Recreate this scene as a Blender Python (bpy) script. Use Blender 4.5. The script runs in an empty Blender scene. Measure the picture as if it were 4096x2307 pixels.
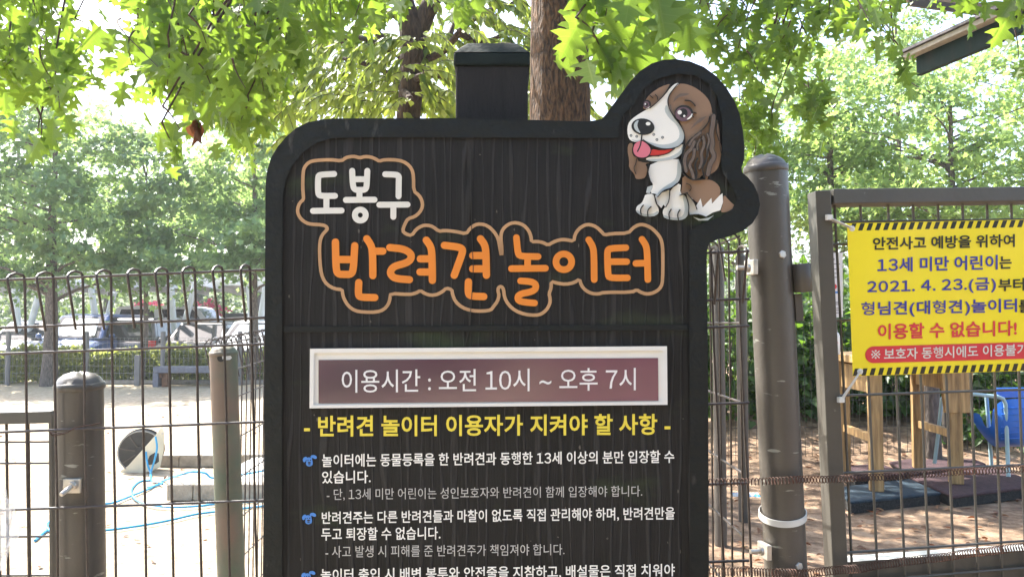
import bpy, bmesh, math, random
import numpy as np
from mathutils import Vector, Matrix, noise
random.seed(11); rng = np.random.default_rng(11)
S = bpy.context.scene
COL = S.collection
# ------------------------------------------------------------------ camera, sky, sun, exposure
F = 3154.0                                    # focal length in pixels of the 4096 px wide photograph
CAM = Vector((0, 0, 1.45)); PITCH = math.radians(2.5)
FWD = Vector((0, math.cos(PITCH), math.sin(PITCH))); UPV = Vector((0, -math.sin(PITCH), math.cos(PITCH))); RGT = Vector((1, 0, 0))
cd = bpy.data.cameras.new('camera'); cam = bpy.data.objects.new('camera', cd); COL.objects.link(cam)
cam.location = CAM; cam.rotation_euler = (math.pi/2 + PITCH, 0, 0)
cd.sensor_width = 36; cd.lens = 36*F/4096; cd.clip_start = 0.05; cd.clip_end = 2000
S.camera = cam
SUN = Vector((-0.62, 0.50, 0.98)).normalized()
elev = math.asin(SUN.z); azim = math.atan2(SUN.x, SUN.y)
w = bpy.data.worlds.new('World'); S.world = w; w.use_nodes = True
nt = w.node_tree; bg = nt.nodes['Background']
sky = nt.nodes.new('ShaderNodeTexSky'); sky.sky_type = 'NISHITA'; sky.sun_disc = False
sky.sun_elevation = elev; sky.sun_rotation = azim; sky.dust_density = 3.0; sky.air_density = 1.0; sky.ozone_density = 1.0
nt.links.new(sky.outputs[0], bg.inputs[0]); bg.inputs[1].default_value = 0.15
sd = bpy.data.lights.new('sun', 'SUN'); sd.energy = 4.5; sd.angle = math.radians(0.5); sd.color = (1.0, 0.955, 0.88)
sun = bpy.data.objects.new('sun', sd); COL.objects.link(sun)
sun.rotation_euler = SUN.to_track_quat('Z', 'Y').to_euler(); sun.location = (-6, 6, 12)
S.view_settings.view_transform = 'Standard'; S.view_settings.look = 'None'
S.view_settings.exposure = 2.15; S.view_settings.gamma = 1.0
S.cycles.max_bounces = 10; S.cycles.transparent_max_bounces = 12; S.cycles.transmission_bounces = 8
S.cycles.use_denoising = True

# ------------------------------------------------------------------ helpers
def P(px, py, d):
    "the 3-D point at view depth d (metres) seen at photograph pixel px, py"
    return CAM + d*(FWD + (px-2048)/F*RGT - (py-1153.5)/F*UPV)
def PZ(px, py, z):
    "where the sight line through a pixel meets the level z"
    r = FWD + (px-2048)/F*RGT - (py-1153.5)/F*UPV
    return CAM + r*((z-CAM.z)/r.z)
def rnd(a, b): return random.uniform(a, b)
ROOT = {}
def tag(o, label=None, cat=None, group=None, kind=None):
    for k, v in (('label', label), ('category', cat), ('group', group), ('kind', kind)):
        if v: o[k] = v
    return o
def thing(name, loc, label, cat, group=None):
    o = bpy.data.objects.new(name, None); COL.objects.link(o); o.location = loc; o.empty_display_size = 0.1
    ROOT[o.name] = Vector(loc)
    return tag(o, label, cat, group)
class MB:
    def __init__(s): s.v = []; s.f = []
    def add(s, vs, fs):
        n = len(s.v); s.v += [tuple(x) for x in vs]; s.f += [tuple(i+n for i in f) for f in fs]; return s
    def box(s, c, sx, sy, sz, rz=0):
        c = Vector(c); R = Matrix.Rotation(rz, 3, 'Z'); vs = []
        for z in (-1, 1):
            for x, y in ((-1,-1), (1,-1), (1,1), (-1,1)): vs.append(c + R @ Vector((x*sx/2, y*sy/2, z*sz/2)))
        return s.add(vs, [(3,2,1,0), (4,5,6,7), (0,1,5,4), (1,2,6,5), (2,3,7,6), (3,0,4,7)])
    def bar(s, a, b, wd, ht, up=(0, 0, 1)):
        a = Vector(a); b = Vector(b); t = (b-a).normalized(); x = t.cross(Vector(up)).normalized(); u = x.cross(t)
        vs = []
        for p in (a, b):
            for i, j in ((-1,-1), (1,-1), (1,1), (-1,1)): vs.append(p + x*(i*wd/2) + u*(j*ht/2))
        return s.add(vs, [(0,1,2,3), (7,6,5,4), (4,5,1,0), (5,6,2,1), (6,7,3,2), (7,4,0,3)])
    def tube(s, pts, r, n=8, closed=False, cap=True):
        pts = [Vector(p) for p in pts]; m = len(pts)
        rs = r if isinstance(r, (list, tuple)) else [r]*m
        T = []
        for i in range(m):
            a = pts[(i-1) % m] if closed or i > 0 else pts[0]; b = pts[(i+1) % m] if closed or i < m-1 else pts[-1]
            T.append((b-a).normalized())
        ref = Vector((0, 0, 1)) if abs(T[0].z) < 0.9 else Vector((1, 0, 0))
        x = T[0].cross(ref).normalized(); vs = []
        for i in range(m):
            x = (x - T[i]*x.dot(T[i])); x = x.normalized() if x.length > 1e-6 else T[i].orthogonal().normalized()
            y = T[i].cross(x)
            for k in range(n):
                q = 2*math.pi*k/n; vs.append(pts[i] + (x*math.cos(q) + y*math.sin(q))*rs[i])
        fs = []
        for i in range(m if closed else m-1):
            for k in range(n):
                a = i*n+k; b = i*n+(k+1) % n; c = ((i+1) % m)*n+(k+1) % n; d = ((i+1) % m)*n+k
                fs.append((a, b, c, d))
        if not closed and cap: fs += [tuple(range(n-1, -1, -1)), tuple((m-1)*n+k for k in range(n))]
        return s.add(vs, fs)
    def lathe(s, base, axis, prof, n=32, wob=None):
        "prof: list of (radius, height along axis)"
        base = Vector(base); t = Vector(axis).normalized(); x = t.orthogonal().normalized()
        if abs(t.z) > 0.5: x = (Vector((1,0,0)) - t*t.x).normalized()
        y = t.cross(x); vs = []
        for j, (r, h) in enumerate(prof):
            for k in range(n):
                q = 2*math.pi*k/n; rr = r; hh = h
                if wob: rr, hh = wob(r, h, q)
                vs.append(base + t*hh + (x*math.cos(q) + y*math.sin(q))*rr)
        fs = [(j*n+k, j*n+(k+1) % n, (j+1)*n+(k+1) % n, (j+1)*n+k) for j in range(len(prof)-1) for k in range(n)]
        fs += [tuple(range(n-1, -1, -1)), tuple((len(prof)-1)*n+k for k in range(n))]
        return s.add(vs, fs)
    def prism(s, front, back):
        n = len(front)
        fs = [tuple(range(n)), tuple(range(2*n-1, n-1, -1))] + [(k+n, (k+1) % n+n, (k+1) % n, k) for k in range(n)]
        return s.add(list(front)+list(back), fs)
    def ball(s, c, r, nu=12, nv=8, sq=(1,1,1), lump=0, seed=0):
        c = Vector(c); vs = []; fs = []
        for j in range(nv+1):
            th = math.pi*j/nv
            for k in range(nu):
                q = 2*math.pi*k/nu; d = Vector((math.sin(th)*math.cos(q), math.sin(th)*math.sin(q), math.cos(th)))
                rr = r*(1+lump*noise.noise(d*2.3+Vector((seed, 0, 0))))
                vs.append(c + Vector((d.x*sq[0], d.y*sq[1], d.z*sq[2]))*rr)
        for j in range(nv):
            for k in range(nu): fs.append((j*nu+k, (j+1)*nu+k, (j+1)*nu+(k+1) % nu, j*nu+(k+1) % nu))
        return s.add(vs, fs)
    def obj(s, name, mat, parent=None, smooth=False, bevel=0, fix=True):
        me = bpy.data.meshes.new(name)
        if parent is not None:
            r = parent
            while r.parent: r = r.parent
            off = ROOT.get(r.name, Vector((0,0,0)))
        else:
            vs = s.v; off = Vector((sum(v[0] for v in vs)/len(vs), sum(v[1] for v in vs)/len(vs), min(v[2] for v in vs)))
        me.from_pydata([(v[0]-off[0], v[1]-off[1], v[2]-off[2]) for v in s.v], [], s.f)
        if fix:
            bm = bmesh.new(); bm.from_mesh(me); bmesh.ops.recalc_face_normals(bm, faces=bm.faces); bm.to_mesh(me); bm.free()
        o = bpy.data.objects.new(name, me); COL.objects.link(o)
        if mat: me.materials.append(mat)
        if smooth:
            for p in me.polygons: p.use_smooth = True
            try: me.set_sharp_from_angle(angle=math.radians(40))
            except Exception: pass
        if bevel:
            b = o.modifiers.new('edge', 'BEVEL'); b.width = bevel; b.segments = 2; b.limit_method = 'ANGLE'
        if parent is not None: o.parent = parent
        else: o.location = off; ROOT[o.name] = off
        return o
# ------------------------------------------------------------------ materials
def mat(name, col, rough=0.6, var=0.12, scale=6.0, bump=0.0, bscale=None, stretch=(1,1,1), metal=0.0, spec=0.5, detail=5.0, col2=None, trans=0, coat=0):
    m = bpy.data.materials.new(name); m.use_nodes = True; t = m.node_tree; b = t.nodes['Principled BSDF']
    b.inputs['Roughness'].default_value = rough; b.inputs['Metallic'].default_value = metal
    b.inputs['Specular IOR Level'].default_value = spec; b.inputs['Coat Weight'].default_value = coat
    tc = t.nodes.new('ShaderNodeTexCoord'); mp = t.nodes.new('ShaderNodeMapping'); mp.inputs['Scale'].default_value = stretch
    t.links.new(tc.outputs['Object'], mp.inputs['Vector'])
    n = t.nodes.new('ShaderNodeTexNoise'); n.inputs['Scale'].default_value = scale; n.inputs['Detail'].default_value = detail
    t.links.new(mp.outputs[0], n.inputs['Vector'])
    r = t.nodes.new('ShaderNodeValToRGB'); r.color_ramp.elements[0].position = 0.3; r.color_ramp.elements[1].position = 0.7
    lo = tuple(max(0, c*(1-var)) for c in col); hi = tuple(min(1, c*(1+var)) for c in (col2 or col))
    r.color_ramp.elements[0].color = (*lo, 1); r.color_ramp.elements[1].color = (*hi, 1)
    t.links.new(n.outputs['Fac'], r.inputs[0]); t.links.new(r.outputs[0], b.inputs['Base Color'])
    if bump:
        n2 = t.nodes.new('ShaderNodeTexNoise'); n2.inputs['Scale'].default_value = bscale or scale*4; n2.inputs['Detail'].default_value = 6
        t.links.new(mp.outputs[0], n2.inputs['Vector'])
        bp = t.nodes.new('ShaderNodeBump'); bp.inputs['Strength'].default_value = bump; bp.inputs['Distance'].default_value = 0.02
        t.links.new(n2.outputs['Fac'], bp.inputs['Height']); t.links.new(bp.outputs[0], b.inputs['Normal'])
    if trans: b.inputs['Transmission Weight'].default_value = trans
    return m
def overlay(m, col, scale, lo, hi, stretch=(1,1,1), rough=None):
    "a second layer (stain, chipped paint, moss) where a noise passes a threshold"
    t = m.node_tree; b = t.nodes['Principled BSDF']; src = b.inputs['Base Color'].links[0].from_socket
    tc = t.nodes.new('ShaderNodeTexCoord'); mp = t.nodes.new('ShaderNodeMapping'); mp.inputs['Scale'].default_value = stretch
    n = t.nodes.new('ShaderNodeTexNoise'); n.inputs['Scale'].default_value = scale; n.inputs['Detail'].default_value = 6
    t.links.new(tc.outputs['Object'], mp.inputs['Vector']); t.links.new(mp.outputs[0], n.inputs['Vector'])
    mr = t.nodes.new('ShaderNodeMapRange'); mr.inputs[1].default_value = lo; mr.inputs[2].default_value = hi
    t.links.new(n.outputs['Fac'], mr.inputs[0])
    mx = t.nodes.new('ShaderNodeMix'); mx.data_type = 'RGBA'
    t.links.new(mr.outputs[0], mx.inputs[0]); t.links.new(src, mx.inputs[6]); mx.inputs[7].default_value = (*col, 1)
    t.links.new(mx.outputs[2], b.inputs['Base Color'])
    return m
def leafmat(name, ramp, tcol, mixf=0.45, rough=0.45):
    "leaf blades: reflect and let light through; each leaf carries its own tone"
    m = bpy.data.materials.new(name); m.use_nodes = True; t = m.node_tree; b = t.nodes['Principled BSDF']; out = t.nodes['Material Output']
    a = t.nodes.new('ShaderNodeAttribute'); a.attribute_name = 'tone'
    r = t.nodes.new('ShaderNodeValToRGB'); e = r.color_ramp.elements
    e[0].position = 0; e[0].color = (*ramp[0], 1); e[1].position = 1; e[1].color = (*ramp[-1], 1)
    for i, c in enumerate(ramp[1:-1]): x = e.new((i+1)/(len(ramp)-1)); x.color = (*c, 1)
    t.links.new(a.outputs['Fac'], r.inputs[0]); t.links.new(r.outputs[0], b.inputs['Base Color'])
    b.inputs['Roughness'].default_value = rough
    tr = t.nodes.new('ShaderNodeBsdfTranslucent')
    r2 = t.nodes.new('ShaderNodeValToRGB'); e = r2.color_ramp.elements
    e[0].color = (*[c*0.75 for c in tcol], 1); e[1].color = (*tcol, 1)
    t.links.new(a.outputs['Fac'], r2.inputs[0]); t.links.new(r2.outputs[0], tr.inputs[0])
    mx = t.nodes.new('ShaderNodeMixShader'); mx.inputs[0].default_value = mixf
    t.links.new(b.outputs[0], mx.inputs[1]); t.links.new(tr.outputs[0], mx.inputs[2]); t.links.new(mx.outputs[0], out.inputs[0])
    return m
def veins(m):
    "pale midrib and side veins, and a darker rim, from the leaf's own coordinates"
    t = m.node_tree; b = t.nodes['Principled BSDF']; src = b.inputs['Base Color'].links[0].from_socket
    at = t.nodes.new('ShaderNodeAttribute'); at.attribute_name = 'blade'; sp = t.nodes.new('ShaderNodeSeparateXYZ'); t.links.new(at.outputs['Vector'], sp.inputs[0])
    def mth(op, a, c=None):
        n = t.nodes.new('ShaderNodeMath'); n.operation = op
        for i, q in enumerate((a, c)):
            if q is None: continue
            if isinstance(q, (int, float)): n.inputs[i].default_value = q
            else: t.links.new(q, n.inputs[i])
        return n.outputs[0]
    ax = mth('ABSOLUTE', sp.outputs[0]); mid = mth('LESS_THAN', ax, 0.014)
    side = mth('LESS_THAN', mth('ABSOLUTE', mth('SUBTRACT', mth('FRACT', mth('MULTIPLY', mth('SUBTRACT', sp.outputs[1], mth('MULTIPLY', ax, 0.75)), 5.5)), 0.5)), 0.045)
    f = mth('MULTIPLY', mth('MAXIMUM', mid, side), 0.55)
    mx = t.nodes.new('ShaderNodeMix'); mx.data_type = 'RGBA'; t.links.new(f, mx.inputs[0]); t.links.new(src, mx.inputs[6]); mx.inputs[7].default_value = (0.16, 0.20, 0.06, 1)
    t.links.new(mx.outputs[2], b.inputs['Base Color']); return m
def barkmat(name, dark, light, sx=9, bump=1.0, dist=0.03):
    m = bpy.data.materials.new(name); m.use_nodes = True; t = m.node_tree; b = t.nodes['Principled BSDF']; b.inputs['Roughness'].default_value = 0.9
    tc = t.nodes.new('ShaderNodeTexCoord'); mp = t.nodes.new('ShaderNodeMapping'); mp.inputs['Scale'].default_value = (sx, sx, sx*0.28)
    t.links.new(tc.outputs['Object'], mp.inputs['Vector'])
    n0 = t.nodes.new('ShaderNodeTexNoise'); n0.inputs['Scale'].default_value = 2.0; n0.inputs['Detail'].default_value = 4
    t.links.new(mp.outputs[0], n0.inputs['Vector'])
    ad = t.nodes.new('ShaderNodeVectorMath'); ad.operation = 'ADD'; t.links.new(mp.outputs[0], ad.inputs[0]); t.links.new(n0.outputs['Color'], ad.inputs[1])
    v = t.nodes.new('ShaderNodeTexVoronoi'); v.feature = 'DISTANCE_TO_EDGE'; v.inputs['Scale'].default_value = 3.0
    t.links.new(ad.outputs[0], v.inputs['Vector'])
    n = t.nodes.new('ShaderNodeTexNoise'); n.inputs['Scale'].default_value = 7; n.inputs['Detail'].default_value = 8
    t.links.new(mp.outputs[0], n.inputs['Vector'])
    mu = t.nodes.new('ShaderNodeMath'); mu.operation = 'MULTIPLY_ADD'; t.links.new(v.outputs[0], mu.inputs[0]); mu.inputs[1].default_value = 0.9
    t.links.new(n.outputs['Fac'], mu.inputs[2])
    r = t.nodes.new('ShaderNodeValToRGB'); r.color_ramp.elements[0].position = 0.38; r.color_ramp.elements[1].position = 0.85
    r.color_ramp.elements[0].color = (*dark, 1); r.color_ramp.elements[1].color = (*light, 1)
    t.links.new(mu.outputs[0], r.inputs[0]); t.links.new(r.outputs[0], b.inputs['Base Color'])
    bp = t.nodes.new('ShaderNodeBump'); bp.inputs['Strength'].default_value = bump; bp.inputs['Distance'].default_value = dist
    t.links.new(mu.outputs[0], bp.inputs['Height']); t.links.new(bp.outputs[0], b.inputs['Normal'])
    return m
def woodpanel(name, col, col2, ridge):
    "stained boards with thin raised vertical grain lines"
    m = bpy.data.materials.new(name); m.use_nodes = True; t = m.node_tree; b = t.nodes['Principled BSDF']; b.inputs['Roughness'].default_value = 0.6; b.inputs['Specular IOR Level'].default_value = 0.25
    def N(k, **kw):
        n = t.nodes.new(k)
        for q, v in kw.items(): n.inputs[q].default_value = v
        return n
    L = t.links.new
    tc = t.nodes.new('ShaderNodeTexCoord')
    mp = N('ShaderNodeMapping', Scale=(1, 1, 0.07)); L(tc.outputs['Object'], mp.inputs['Vector'])
    wv = N('ShaderNodeTexWave', Scale=15.0, Distortion=9.0, Detail=3.0); wv.inputs['Detail Scale'].default_value = 1.6; wv.bands_direction = 'X'; L(mp.outputs[0], wv.inputs['Vector'])
    ln = N('ShaderNodeMapRange'); ln.inputs[1].default_value = 0.80; ln.inputs[2].default_value = 1.0; L(wv.outputs['Fac'], ln.inputs[0])
    mp2 = N('ShaderNodeMapping', Scale=(130, 130, 2.2)); L(tc.outputs['Object'], mp2.inputs['Vector'])
    fn = N('ShaderNodeTexNoise', Scale=1.0, Detail=8.0, Roughness=0.7); L(mp2.outputs[0], fn.inputs['Vector'])
    bn = N('ShaderNodeTexNoise', Scale=6.0, Detail=7.0); L(tc.outputs['Object'], bn.inputs['Vector'])
    r = t.nodes.new('ShaderNodeValToRGB'); r.color_ramp.elements[0].position = 0.35; r.color_ramp.elements[1].position = 0.75
    r.color_ramp.elements[0].color = (*col, 1); r.color_ramp.elements[1].color = (*col2, 1)
    av = N('ShaderNodeMath'); av.operation = 'MULTIPLY_ADD'; av.inputs[1].default_value = 0.5; L(fn.outputs['Fac'], av.inputs[0])
    h5 = N('ShaderNodeMath'); h5.operation = 'MULTIPLY'; h5.inputs[1].default_value = 0.5; L(bn.outputs['Fac'], h5.inputs[0]); L(h5.outputs[0], av.inputs[2]); L(av.outputs[0], r.inputs[0])
    k = N('ShaderNodeMath'); k.operation = 'MULTIPLY'; L(ln.outputs[0], k.inputs[0]); L(bn.outputs['Fac'], k.inputs[1])
    mx = t.nodes.new('ShaderNodeMix'); mx.data_type = 'RGBA'; L(k.outputs[0], mx.inputs[0]); L(r.outputs[0], mx.inputs[6]); mx.inputs[7].default_value = (*ridge, 1); L(mx.outputs[2], b.inputs['Base Color'])
    hs = N('ShaderNodeMath'); hs.operation = 'ADD'; L(ln.outputs[0], hs.inputs[0]); L(fn.outputs['Fac'], hs.inputs[1])
    bp = N('ShaderNodeBump', Strength=0.7, Distance=0.004); L(hs.outputs[0], bp.inputs['Height']); L(bp.outputs[0], b.inputs['Normal'])
    return m
M = {}
M['panel'] = overlay(woodpanel('sign_panel_wood', (0.0040, 0.0039, 0.0038), (0.018, 0.0174, 0.0170), (0.036, 0.035, 0.034)), (0.03, 0.045, 0.018), 5, 0.62, 0.8, (1, 1, 2.5))
M['border'] = mat('sign_border_paint', (0.0045, 0.0068, 0.0066), 0.6, 0.25, 14, 0.25, 60, spec=0.3)
overlay(M['border'], (0.06, 0.06, 0.055), 40, 0.68, 0.78, (1, 1, 0.35))
M['post_wood'] = mat('sign_post_paint', (0.020, 0.0185, 0.017), 0.75, 0.3, 5, 0.25, 60, (4, 4, 0.8), spec=0.2)
M['post_cap'] = mat('sign_cap_paint', (0.008, 0.014, 0.0115), 0.75, 0.35, 18, 0.2, spec=0.2)
M['post_chip'] = mat('bare_wood_chip', (0.10, 0.09, 0.075), 0.8, 0.3, 20)
M['orange'] = mat('letter_orange', (0.64, 0.20, 0.020), 0.45, 0.05, 20)
M['cream'] = mat('letter_white', (0.62, 0.61, 0.56), 0.45, 0.04, 20)
M['tan'] = mat('outline_tan', (0.40, 0.235, 0.115), 0.5, 0.10, 25)
M['white'] = mat('rule_white', (0.78, 0.77, 0.73), 0.5, 0.05, 60)
M['greytext'] = mat('rule_grey', (0.44, 0.435, 0.42), 0.5, 0.08, 60)
M['yellow'] = mat('heading_yellow', (0.70, 0.58, 0.055), 0.5, 0.06, 60)
M['sky_blue'] = mat('badge_blue', (0.045, 0.21, 0.60), 0.4, 0.05, 40)
M['black'] = mat('black_paint', (0.010, 0.010, 0.010), 0.5, 0.1, 30)
M['frame_white'] = mat('acrylic_white', (0.66, 0.66, 0.64), 0.25, 0.04, 8)
M['plum'] = mat('hours_plum', (0.044, 0.029, 0.042), 0.12, 0.15, 2.2, spec=1.0, col2=(0.115, 0.034, 0.068))
M['hours_white'] = mat('hours_letters', (0.66, 0.66, 0.68), 0.3, 0.02, 20)
M['dog_brown'] = mat('dog_brown', (0.235, 0.145, 0.090), 0.5, 0.05, 20)
M['dog_tan'] = mat('dog_dark_hair', (0.115, 0.085, 0.068), 0.5, 0.05, 20)
M['dog_white'] = mat('dog_white', (0.72, 0.72, 0.68), 0.5, 0.03, 20)
M['dog_grey'] = mat('dog_grey', (0.40, 0.45, 0.46), 0.5, 0.03, 20)
M['dog_red'] = mat('dog_red', (0.55, 0.03, 0.02), 0.5, 0.04, 20)
M['dog_pink'] = mat('dog_pink', (0.56, 0.15, 0.20), 0.5, 0.04, 20)
M['dog_eye'] = mat('dog_eye', (0.13, 0.075, 0.095), 0.4, 0.04, 20)
M['steel'] = mat('brown_grey_paint', (0.070, 0.062, 0.054), 0.42, 0.14, 9, 0.06, 90)
M['wire'] = mat('wire_paint', (0.048, 0.036, 0.031), 0.45, 0.35, 60, 0.15, 300)
M['postpaint'] = overlay(mat('post_paint', (0.078, 0.070, 0.061), 0.38, 0.14, 7, 0.05, 90), (0.25, 0.255, 0.225), 30, 0.66, 0.69, (0.6, 0.6, 2.6))
overlay(M['postpaint'], (0.035, 0.033, 0.030), 5, 0.60, 0.85)
M['gatepaint'] = overlay(mat('gate_paint', (0.075, 0.070, 0.060), 0.45, 0.12, 7, 0.05, 80), (0.20, 0.19, 0.17), 30, 0.70, 0.76)
M['greenpost'] = overlay(mat('aged_green_paint', (0.085, 0.105, 0.070), 0.6, 0.15, 8, 0.1), (0.15, 0.105, 0.075), 3.0, 0.46, 0.58)
M['zinc'] = mat('zinc', (0.50, 0.47, 0.42), 0.4, 0.25, 40, 0.1, metal=0.6)
M['rust'] = overlay(mat('rusty_wire', (0.050, 0.022, 0.014), 0.7, 0.5, 40, 0.2), (0.16, 0.06, 0.03), 12, 0.5, 0.7)
M['tie'] = mat('nylon_white', (0.62, 0.61, 0.57), 0.35, 0.05, 20)
M['banner_yellow'] = mat('banner_yellow', (0.85, 0.69, 0.014), 0.38, 0.04, 5)
M['banner_blue'] = mat('banner_blue', (0.030, 0.035, 0.27), 0.4, 0.04, 30)
M['banner_red'] = mat('banner_red', (0.60, 0.030, 0.045), 0.4, 0.04, 30)
M['banner_black'] = mat('banner_black', (0.012, 0.014, 0.008), 0.4, 0.1, 30)
M['paper'] = mat('paper', (0.62, 0.62, 0.66), 0.5, 0.03, 10)
M['papertext'] = mat('paper_print', (0.15, 0.15, 0.17), 0.6, 0.1, 50)
M['timber'] = mat('timber', (0.25, 0.145, 0.058), 0.55, 0.35, 6, 0.25, 30, (7, 7, 0.7), col2=(0.37, 0.24, 0.105))
M['rub_blue'] = mat('rubber_blue', (0.012, 0.028, 0.042), 0.9, 0.35, 30, 0.5, 150)
M['rub_red'] = mat('rubber_red', (0.050, 0.024, 0.027), 0.9, 0.35, 30, 0.5, 150)
M['rub_black'] = mat('rubber_crumb', (0.022, 0.022, 0.020), 0.9, 0.6, 60, 0.8, 120)
M['plastic_blue'] = mat('plastic_blue', (0.020, 0.14, 0.55), 0.35, 0.1, 10)
M['tube_blue'] = mat('tube_pale_blue', (0.30, 0.44, 0.48), 0.4, 0.1, 10)
M['bottle'] = mat('bottle_white', (0.68, 0.68, 0.66), 0.35, 0.03, 10)
M['hose'] = mat('hose_blue', (0.035, 0.30, 0.55), 0.4, 0.1, 20)
M['reel_black'] = mat('reel_black', (0.03, 0.03, 0.03), 0.5, 0.2, 20)
M['reel_cream'] = mat('reel_cream', (0.60, 0.55, 0.42), 0.5, 0.08, 10)
M['stone'] = mat('block_stone', (0.30, 0.265, 0.215), 0.9, 0.25, 14, 0.5, 60)
M['concrete'] = mat('concrete', (0.50, 0.49, 0.46), 0.9, 0.12, 6, 0.3, 60)
M['bench'] = mat('bench_grey', (0.16, 0.16, 0.18), 0.8, 0.2, 12, 0.2)
M['bench_leg'] = mat('bench_timber', (0.16, 0.075, 0.035), 0.8, 0.3, 12, 0.2)
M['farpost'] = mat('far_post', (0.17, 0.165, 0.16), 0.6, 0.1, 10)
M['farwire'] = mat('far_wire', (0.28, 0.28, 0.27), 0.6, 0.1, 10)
M['darkwire'] = mat('dark_wire', (0.012, 0.013, 0.012), 0.6, 0.2, 10)
M['galv'] = mat('galvanised', (0.40, 0.45, 0.49), 0.5, 0.1, 5)
M['canopy_white'] = mat('canopy_white', (0.70, 0.71, 0.72), 0.5, 0.06, 4)
M['solar'] = mat('solar_panel', (0.35, 0.37, 0.40), 0.35, 0.1, 4)
M['tarp'] = mat('tarp_grey', (0.16, 0.18, 0.20), 0.6, 0.12, 3, 0.6, 5)
M['roof_green'] = overlay(mat('eave_green', (0.003, 0.014, 0.0115), 0.75, 0.2, 6, 0.1, spec=0.2), (0.026, 0.020, 0.015), 4, 0.52, 0.78, (2.5, 2.5, 0.5))
M['roof_cream'] = mat('eave_cream', (0.34, 0.31, 0.26), 0.7, 0.15, 20)
M['roof_dark'] = mat('eave_dark', (0.035, 0.028, 0.030), 0.6, 0.2, 10)
M['roof_soffit'] = mat('eave_soffit', (0.20, 0.15, 0.12), 0.7, 0.2, 10)
M['glass_dark'] = mat('car_glass', (0.018, 0.021, 0.022), 0.06, 0.1, 3, spec=0.8)
M['tyre'] = mat('tyre', (0.02, 0.02, 0.02), 0.8, 0.2, 10)
M['lamp_glass'] = mat('lamp_glass', (0.55, 0.57, 0.60), 0.1, 0.1, 10)
M['shade_silver'] = mat('sunshade', (0.62, 0.65, 0.70), 0.35, 0.12, 9)
M['bark'] = barkmat('oak_bark', (0.016, 0.0075, 0.003), (0.145, 0.076, 0.034), 9, 1.0, 0.05)
M['bark2'] = barkmat('zelkova_bark', (0.020, 0.011, 0.008), (0.075, 0.044, 0.028), 8, 0.5, 0.02)
M['bark3'] = barkmat('grey_bark', (0.06, 0.05, 0.042), (0.17, 0.14, 0.115), 7, 0.5, 0.02)
M['twig'] = mat('twig', (0.055, 0.030, 0.020), 0.8, 0.3, 20)
M['oak_leaf'] = leafmat('oak_leaf', [(0.022, 0.065, 0.013), (0.045, 0.105, 0.020), (0.085, 0.145, 0.030)], (0.30, 0.47, 0.045), 0.5); veins(M['oak_leaf'])
M['zel_leaf'] = leafmat('zelkova_leaf', [(0.035, 0.110, 0.018), (0.12, 0.20, 0.045), (0.24, 0.29, 0.10)], (0.42, 0.52, 0.07), 0.5)
M['gum_leaf'] = leafmat('gum_leaf', [(0.060, 0.145, 0.080), (0.100, 0.21, 0.120), (0.16, 0.25, 0.090)], (0.40, 0.56, 0.17), 0.52)
M['pale_leaf'] = leafmat('pale_leaf', [(0.070, 0.16, 0.060), (0.11, 0.22, 0.080), (0.18, 0.27, 0.070)], (0.44, 0.60, 0.16), 0.55)
M['hedge_leaf'] = leafmat('hedge_leaf', [(0.045, 0.085, 0.030), (0.095, 0.14, 0.042), (0.24, 0.20, 0.10)], (0.50, 0.56, 0.12), 0.55)
M['ivy_leaf'] = leafmat('ivy_leaf', [(0.016, 0.050, 0.010), (0.030, 0.080, 0.015), (0.050, 0.11, 0.020)], (0.18, 0.34, 0.03), 0.4)
M['bank_leaf'] = leafmat('bank_leaf', [(0.035, 0.075, 0.030), (0.060, 0.11, 0.045), (0.10, 0.13, 0.06)], (0.18, 0.26, 0.06), 0.35)
M['petal'] = leafmat('petal', [(0.45, 0.02, 0.07), (0.55, 0.04, 0.11), (0.60, 0.10, 0.18)], (0.5, 0.05, 0.12), 0.3)
M['dead_leaf'] = leafmat('dead_leaf', [(0.09, 0.038, 0.016), (0.16, 0.075, 0.032), (0.24, 0.15, 0.075)], (0.25, 0.07, 0.02), 0.3)

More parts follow.
